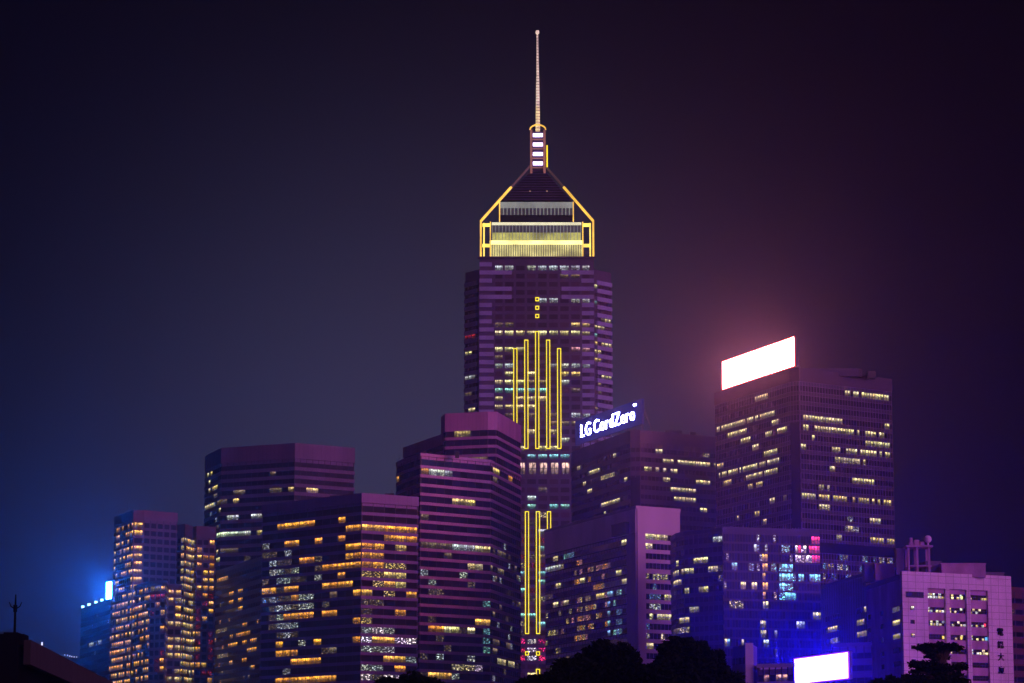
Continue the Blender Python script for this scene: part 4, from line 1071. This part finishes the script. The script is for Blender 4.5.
    # characters, dark metal, standing off the wall
    og = ORG[b.root.name]
    for ch, y in zip('電訊大廈', (630.2, 643, 655.3, 668.6)):
        c = bpy.data.curves.new('t', 'FONT'); c.body = ch; c.extrude = .1; c.offset = .022
        o = bpy.data.objects.new('t', c); COL.objects.link(o); bpy.context.view_layer.update()
        me = bpy.data.meshes.new_from_object(o.evaluated_get(bpy.context.evaluated_depsgraph_get())); bpy.data.objects.remove(o)
        xs = [v.co.x for v in me.vertices]; ys = [v.co.y for v in me.vertices]
        x0, x1, y0, y1 = min(xs), max(xs), min(ys), max(ys); z = zpx(y); uc = U(996.2); sz = 2.15
        for v in me.vertices:
            X_, Y_, Z_ = v.co
            v.co = B + e2 * (uc + ((X_ - x0) / (x1 - x0) - .5) * sz) + n2 * (D + .15 + Z_) + Vector((0, 0, z + ((Y_ - y0) / (y1 - y0) - .5) * sz)) - og
        me.materials.clear(); me.materials.append(M_black)
        ob = bpy.data.objects.new('character', me); COL.objects.link(ob); ob.parent = b.root
    # pipes down the front
    finish(b, M_tel2, M_tel2, G_dark)
tel()
b = Building('brown_block', 'dark red-brown block cut by the right frame edge', [(1006, 586.5), (1070, 591)], 0, 850, 20, 'building', seed=40, inset=(0, 0))
ribbon(b, 3.4, 1.9, 3.4, 1.5, [], [(1009, 600, 1024, 683, .06, 'd p*')], proj_=.1, mull=.5, mprj=.09)
finish(b, wall_mat('red_brown_render', (.12, .035, .03), .8), MATS['red_brown_render'], G_dark)

# ================================================================== SMALL BLOCKS AND THE LOW BILLBOARD
M_lil = wall_mat('lilac_panel', (0.45, 0.38, 0.62), 0.6)
b = Building('small_block', 'small lilac block with a bright vertical fin left of the low billboard', [(732.5, 646.5), (745, 645), (753, 645), (757, 647)], 1, 600, 10, 'building', seed=41, inset=(1, 1))
b.wall.prism(b.poly, 0, b.H)
m = MB(); P0, P1 = [Vector((*p, 0)) for p in b.front[1:3]]
m.hexa([p + Vector((0, 0, z)) for z in (.02, b.H + .4) for p in (P0 + Vector((0, .02, 0)), P0 + Vector((0, -.8, 0)), P1 + Vector((0, -.8, 0)), P1 + Vector((0, .02, 0)))]); m.build('fin', M_lil, b.root)
b.rnd.random()
zs = [b.H - 1 - 3.0 * k for k in range(9)]
P0, P1 = [Vector((*p, 0)) for p in b.front[0:2]]
facade(b, 0, P0, P1, zs, 3.0, 1.6, 1.3, [], [], mull=0)
finish(b, M_dusk, M_dusk, G_dark)
b = Building('low_annex', 'low violet annex with a row of small warm windows beside the fin', [(757.3, 664), (794, 663)], 0, 598, 10, 'building', seed=42, inset=(1, 1))
ribbon(b, 3.0, 1.6, 1.4, .8, [(762, 672, 768, 672, 'p'), (779, 671, 786, 671, 'p'), (790, 670, 793, 670, 'p')], [(757, 676, 794, 690, .15, 'p')], proj_=.15, mull=.3, mprj=.12)
finish(b, M_dusk, M_lil, G_dark)
b = Building('backing_block', 'small purple block directly behind the low billboard', [(832, 643.5), (872, 642)], 0, 760, 12, 'building', seed=43, inset=(1, 1))
ribbon(b, 3.3, 1.8, 2.4, 1.0, [], [], proj_=.1, mull=.3, mprj=.08)
finish(b, M_dusk, M_dusk, G_dark)
YB = 700
zb0 = pt(849.3, 678, YB).z
yA = yat(684.0, zb0); A = pt(795.3, 684.0, yA); B = pt(849.3, 678, YB); zb1 = pt(849.3, 652.3, YB).z
bill('low_billboard', 'small blank white-lit billboard glowing blue near the bottom right', A, B, zb0, zb1,
     emit_mat('blue_white_screen', (0.006, 0.005, 1.0), 450, sample=True), M_dark, legs=0, rim=emit_mat('magenta_rim', (.9, .03, .6), .5))

# ================================================================== FAR WATERFRONT LIGHTS beyond the left roof
b = Building('distant_block', 'low distant building showing a string of small white lights above the sloping roof', [(30, 661), (84, 657)], 1, 1750, 20, 'building', seed=50, inset=(0, 0))
b.wall.prism(b.poly, 0, b.H)
b.wall_done = True
finish(b, M_dark, M_dark, G_dark)
for k in range(6):
    p = pt(65 + k * 2.4 + R.uniform(-.5, .5), 655.5 + k * .45 + R.uniform(-.6, .6), 1745); m = MB(); m.tube((p.x, p.y, p.z - .2), (p.x, p.y, p.z + .4), .22, .3, 6)
    m.build('lamp', emit_mat('white_lamp', (.75, .75, 1.0), 1.6) if 'white_lamp' not in MATS else MATS['white_lamp'], b.root)
p = pt(42, 644, 1745); m = MB(); m.tube((p.x, p.y, b.H - .5), (p.x, p.y, p.z - .8), .15, .1, 6); m.build('mast', M_dark, b.root)
m = MB(); m.tube((p.x, p.y, p.z - .8), (p.x, p.y, p.z + 1.2), .5, .5, 6); m.build('lamp', MATS['white_lamp'], b.root)

# ================================================================== NEAR ROOF WITH THE LIGHTNING ROD
def nearroof():
    C0 = pt(31, 640, 160); H = C0.z
    yf = yat(690, H)
    C1 = pt(128, 690, yf)
    e = Vector((C1.x - C0.x, C1.y - C0.y, 0)).normalized()
    r = thing('near_rooftop', (C0.x - 10, 170, 0), 'black silhouetted near building at bottom left with a sloping grey parapet', 'building')
    x0 = C0.x - 24
    far = Vector((C0.x, C0.y, 0)) + e * 70
    poly = [(x0, 158.5), (C0.x - .6, 159.4), (far.x - .6, far.y), (x0, far.y)]
    m = MB(); m.prism(poly, 0, H - .3); m.build('wall', M_black, r)
    A = Vector((C0.x, C0.y, 0)); z0, z1 = H - 1.38, H
    n = Vector((e.y, -e.x, 0))
    m = MB(); m.hexa([p + Vector((0, 0, z)) for z in (z0, z1) for p in (A, far, far - n * .4, A - n * .4)][:8]); m.build('parapet', wall_mat('weathered_concrete', (0.024, .03, .02), .95, stain=.6, scale=1.2), r)
    # front parapet with low humps (water tanks, cowls)
    m = MB(); m.box(x0, C0.x - .45, 158.2, 158.49, H - 2.6, H + .05)
    for (pa, pb, py) in ((-8, 3, 637.5), (3, 27, 635.2), (8, 22, 634)):
        zt = pt(10, py, 161).z; d = 161 * CT + (H - HC) * ST
        m.box((pa - 512) / F * d, (pb - 512) / F * d, 159.5 + (py - 634) * .3, 161.5, H - .29, zt)
    m.build('roof_hump', M_black, r)
    # lightning rod, standing on the roof
    p = pt(14.6, 634, 160.3); zt = pt(14.6, 594.5, 160.3).z
    rod = thing('lightning_rod', (p.x, p.y, p.z), 'thin forked lightning rod standing on the black near roof', 'lightning rod')
    m = MB(); m.tube((p.x, p.y, p.z), (p.x, p.y, zt - .9), .075, .06, 8); m.build('pole', M_black, rod)
    zj = zt - .65
    m = MB(); m.tube((p.x, p.y, zj - .35), (p.x, p.y, zj + .05), .11, .12, 8); m.tube((p.x, p.y, zj), (p.x, p.y, zt), .06, .03, 6); m.build('finial', M_black, rod)
    for s in (-1, 1):
        m = MB(); m.tube((p.x, p.y, zj - .2), (p.x + s * .26, p.y, zj - .02), .035, .03, 6); m.tube((p.x + s * .26, p.y, zj - .02), (p.x + s * .36, p.y, zj + .22), .03, .02, 6); m.build('prong', M_black, rod)
nearroof()

# ================================================================== TREES
def leafmat(name, col):
    m, t, p = newmat(name)
    tcn = t.nodes.new('ShaderNodeTexCoord'); ns = t.nodes.new('ShaderNodeTexNoise'); ns.inputs['Scale'].default_value = .8
    cr = t.nodes.new('ShaderNodeValToRGB'); cr.color_ramp.elements[0].color = (*[c * .5 for c in col], 1); cr.color_ramp.elements[1].color = (*[c * 1.4 for c in col], 1)
    t.links.new(tcn.outputs['Object'], ns.inputs['Vector']); t.links.new(ns.outputs['Fac'], cr.inputs[0]); t.links.new(cr.outputs[0], p.inputs['Base Color'])
    p.inputs['Roughness'].default_value = .7
    p.inputs['Specular IOR Level'].default_value = 0.0
    return m
LEAF = leafmat('dark_foliage', (.010, .022, .012))
BARK = wall_mat('bark', (.05, .04, .03), .95, scale=3)
def leafquad(m, c, s, rn):
    a = Vector((rn.gauss(0, 1), rn.gauss(0, 1), rn.gauss(0, .6))).normalized(); b_ = a.cross(Vector((rn.gauss(0, 1), rn.gauss(0, 1), rn.gauss(0, 1)))).normalized()
    w = s * rn.uniform(.35, .55)
    m.quad(c - a * s * .5, c + b_ * w * .5, c + a * s * .5, c - b_ * w * .5)
def tree(name, label, px, Y, blobs, seed, leaf=.36, dens=19, group=None, layered=False):
    """blobs: (px, py, radius in px, flatten) leaf masses in the crown; each ends a limb"""
    rn = random.Random(seed)
    bx = pt(px, 680, Y).x
    r = thing(name, (bx, Y, 0), label, 'tree', group)
    m = MB(); T = MB()
    top = max(blobs, key=lambda q: -q[1]); zf = pt(px, 683, Y).z * .55
    T.tube((bx, Y, 0), (bx + .1, Y, zf), .32, .24, 9)
    if layered: T.tube((bx + .1, Y, zf), pt(top[0], top[1] + 2, Y), .24, .05, 8); 
    for (qx, qy, rp, fl) in blobs:
        s = Y / F
        for rep in range(2 if not layered else 1):
            c = pt(qx, qy, Y + (rn.uniform(-1, 1) * rp * s * .9)); rr = rp * s
            st = Vector((bx + .1, Y, zf if not layered else max(zf, c.z - .8)))
            mid = st.lerp(c, .55) + Vector((0, 0, .3)); T.tube(st, mid, .11, .07, 6); T.tube(mid, c, .07, .03, 5)
            nl = int(dens * rp * (1 if not layered else 1.3))
            subs = [(Vector((rn.gauss(0, 1), rn.gauss(0, 1), rn.gauss(0, 1))).normalized() * rr * rn.uniform(.5, 1.0), rr * rn.uniform(.16, .34)) for _ in range(9)]
            for k in range(nl):
                q_, sr = rn.choice(subs)
                v = q_ + Vector((rn.gauss(0, sr), rn.gauss(0, sr), rn.gauss(0, sr)))
                v = Vector((v.x, v.y, v.z * fl))
                leafquad(m, c + v, leaf * rn.uniform(.6, 1.3), rn)
            for k in range(int(nl * .12)):        # sprays at the rim
                v = Vector((rn.gauss(0, 1), rn.gauss(0, .5), abs(rn.gauss(0, 1)) * (fl + .2))).normalized() * rr * rn.uniform(1.0, 1.42)
                v.z *= fl
                for j in range(4): leafquad(m, c + v * (1 + .04 * j) + Vector((rn.uniform(-.12, .12), 0, rn.uniform(-.1, .1))), leaf * 1.0, rn)
    T.build('trunk', BARK, r); m.build('crown', LEAF, r)
    return r
def fill(x0, x1, prof, rad, rn, step=7, bottom=700):
    o = []; x = x0
    while x <= x1:
        # height profile by interpolation
        for (a, b_) in zip(prof, prof[1:]):
            if a[0] <= x <= b_[0]: yt = a[1] + (b_[1] - a[1]) * (x - a[0]) / max(1, b_[0] - a[0])
        y = yt + rad * .75 + 2.5
        first = True
        while y < bottom:
            o.append((x + rn.uniform(-3, 3), y + (rn.uniform(-1.0, 5) if first else rn.uniform(1, 4)), rad * rn.uniform(.55, 1.5) if first else rad * 1.5, .8)); y += rad * 1.25; first = False
        x += step
    return o
tr = random.Random(4)
tree('broadleaf_tree', 'broad black tree silhouette below the white-framed block, the widest treetop', 600, 150,
     fill(560, 646, [(560, 664), (575, 656), (590, 646), (603, 641), (617, 641), (628, 650), (640, 660), (650, 664)], 4.6, tr, 7.5), 1, group='dark trees along the bottom')
tree('broadleaf_tree', 'tallest rounded black treetop, just right of the widest one', 686, 146,
     fill(660, 722, [(656, 658), (664, 645), (676, 636), (692, 635), (700, 643), (712, 651), (720, 662), (725, 672)], 4.6, tr, 7.5), 2, group='dark trees along the bottom')
tree('broadleaf_tree', 'low black treetop in front of the base of the tallest tower', 545, 155,
     fill(523, 570, [(520, 679), (535, 673), (548, 672), (562, 672), (574, 668)], 4.6, tr, 7.5), 3, group='dark trees along the bottom')
tree('broadleaf_tree', 'low black treetop right of the tallest rounded one, below the lilac fin', 728, 150,
     fill(720, 738, [(716, 674), (726, 671), (733, 672), (742, 680)], 5, tr, 5), 5, group='dark trees along the bottom')
tree('broadleaf_tree', 'very low black treetop below the front-left banded tower', 408, 160,
     fill(380, 440, [(374, 681), (386, 677), (398, 676), (412, 675), (428, 676), (442, 681)], 5, tr, 6), 6, group='dark trees along the bottom')
tree('broadleaf_tree', 'very low black treetop left of the layered tree', 890, 150,
     fill(874, 906, [(870, 681), (878, 678), (890, 677), (902, 679), (912, 680)], 4.5, tr, 5.5), 7, group='dark trees along the bottom')
lay = []
for (x0, x1, y, rr) in ((921, 958, 648, 4.3), (926, 944, 652, 4), (914, 934, 665, 3.8), (922, 962, 668, 4.6), (928, 958, 674, 4.2), (904, 925, 678, 3.5), (912, 966, 682, 4.6), (905, 970, 690, 5)):
    x = x0
    while x <= x1: lay.append((x, y + tr.uniform(-1.2, 1.2), rr * tr.uniform(.8, 1.1), .55)); x += 4
lay += [(930, 657, 3.4, .6), (938, 659, 3.2, .6), (945, 658, 3.0, .6), (915, 672, 3.2, .6), (956, 677, 3.6, .6), (934, 671, 4.5, .8), (944, 679, 5, .8), (926, 686, 5, .8)]
lay.append((938, 645.5, 3.2, .6)); lay.append((951, 645.5, 3.0, .5)); lay.append((924, 646, 2.8, .5))
tree('layered_tree', 'black tree with flat tiered branches in front of the pink building', 941, 150, lay, 9, layered=True, leaf=.24)

# ================================================================== HAZE
hm = bpy.data.materials.new('haze'); hm.use_nodes = True
t = hm.node_tree; t.nodes.clear(); o = t.nodes.new('ShaderNodeOutputMaterial'); v = t.nodes.new('ShaderNodeVolumePrincipled')
v.inputs['Color'].default_value = (.45, .50, .66, 1); v.inputs['Density'].default_value = 0.00018; v.inputs['Anisotropy'].default_value = 0.84
t.links.new(v.outputs[0], o.inputs['Volume'])
m = MB(); m.box(-765, 765, -95, 1885, -1, 384)
tag(m.build('haze', hm), kind='stuff')
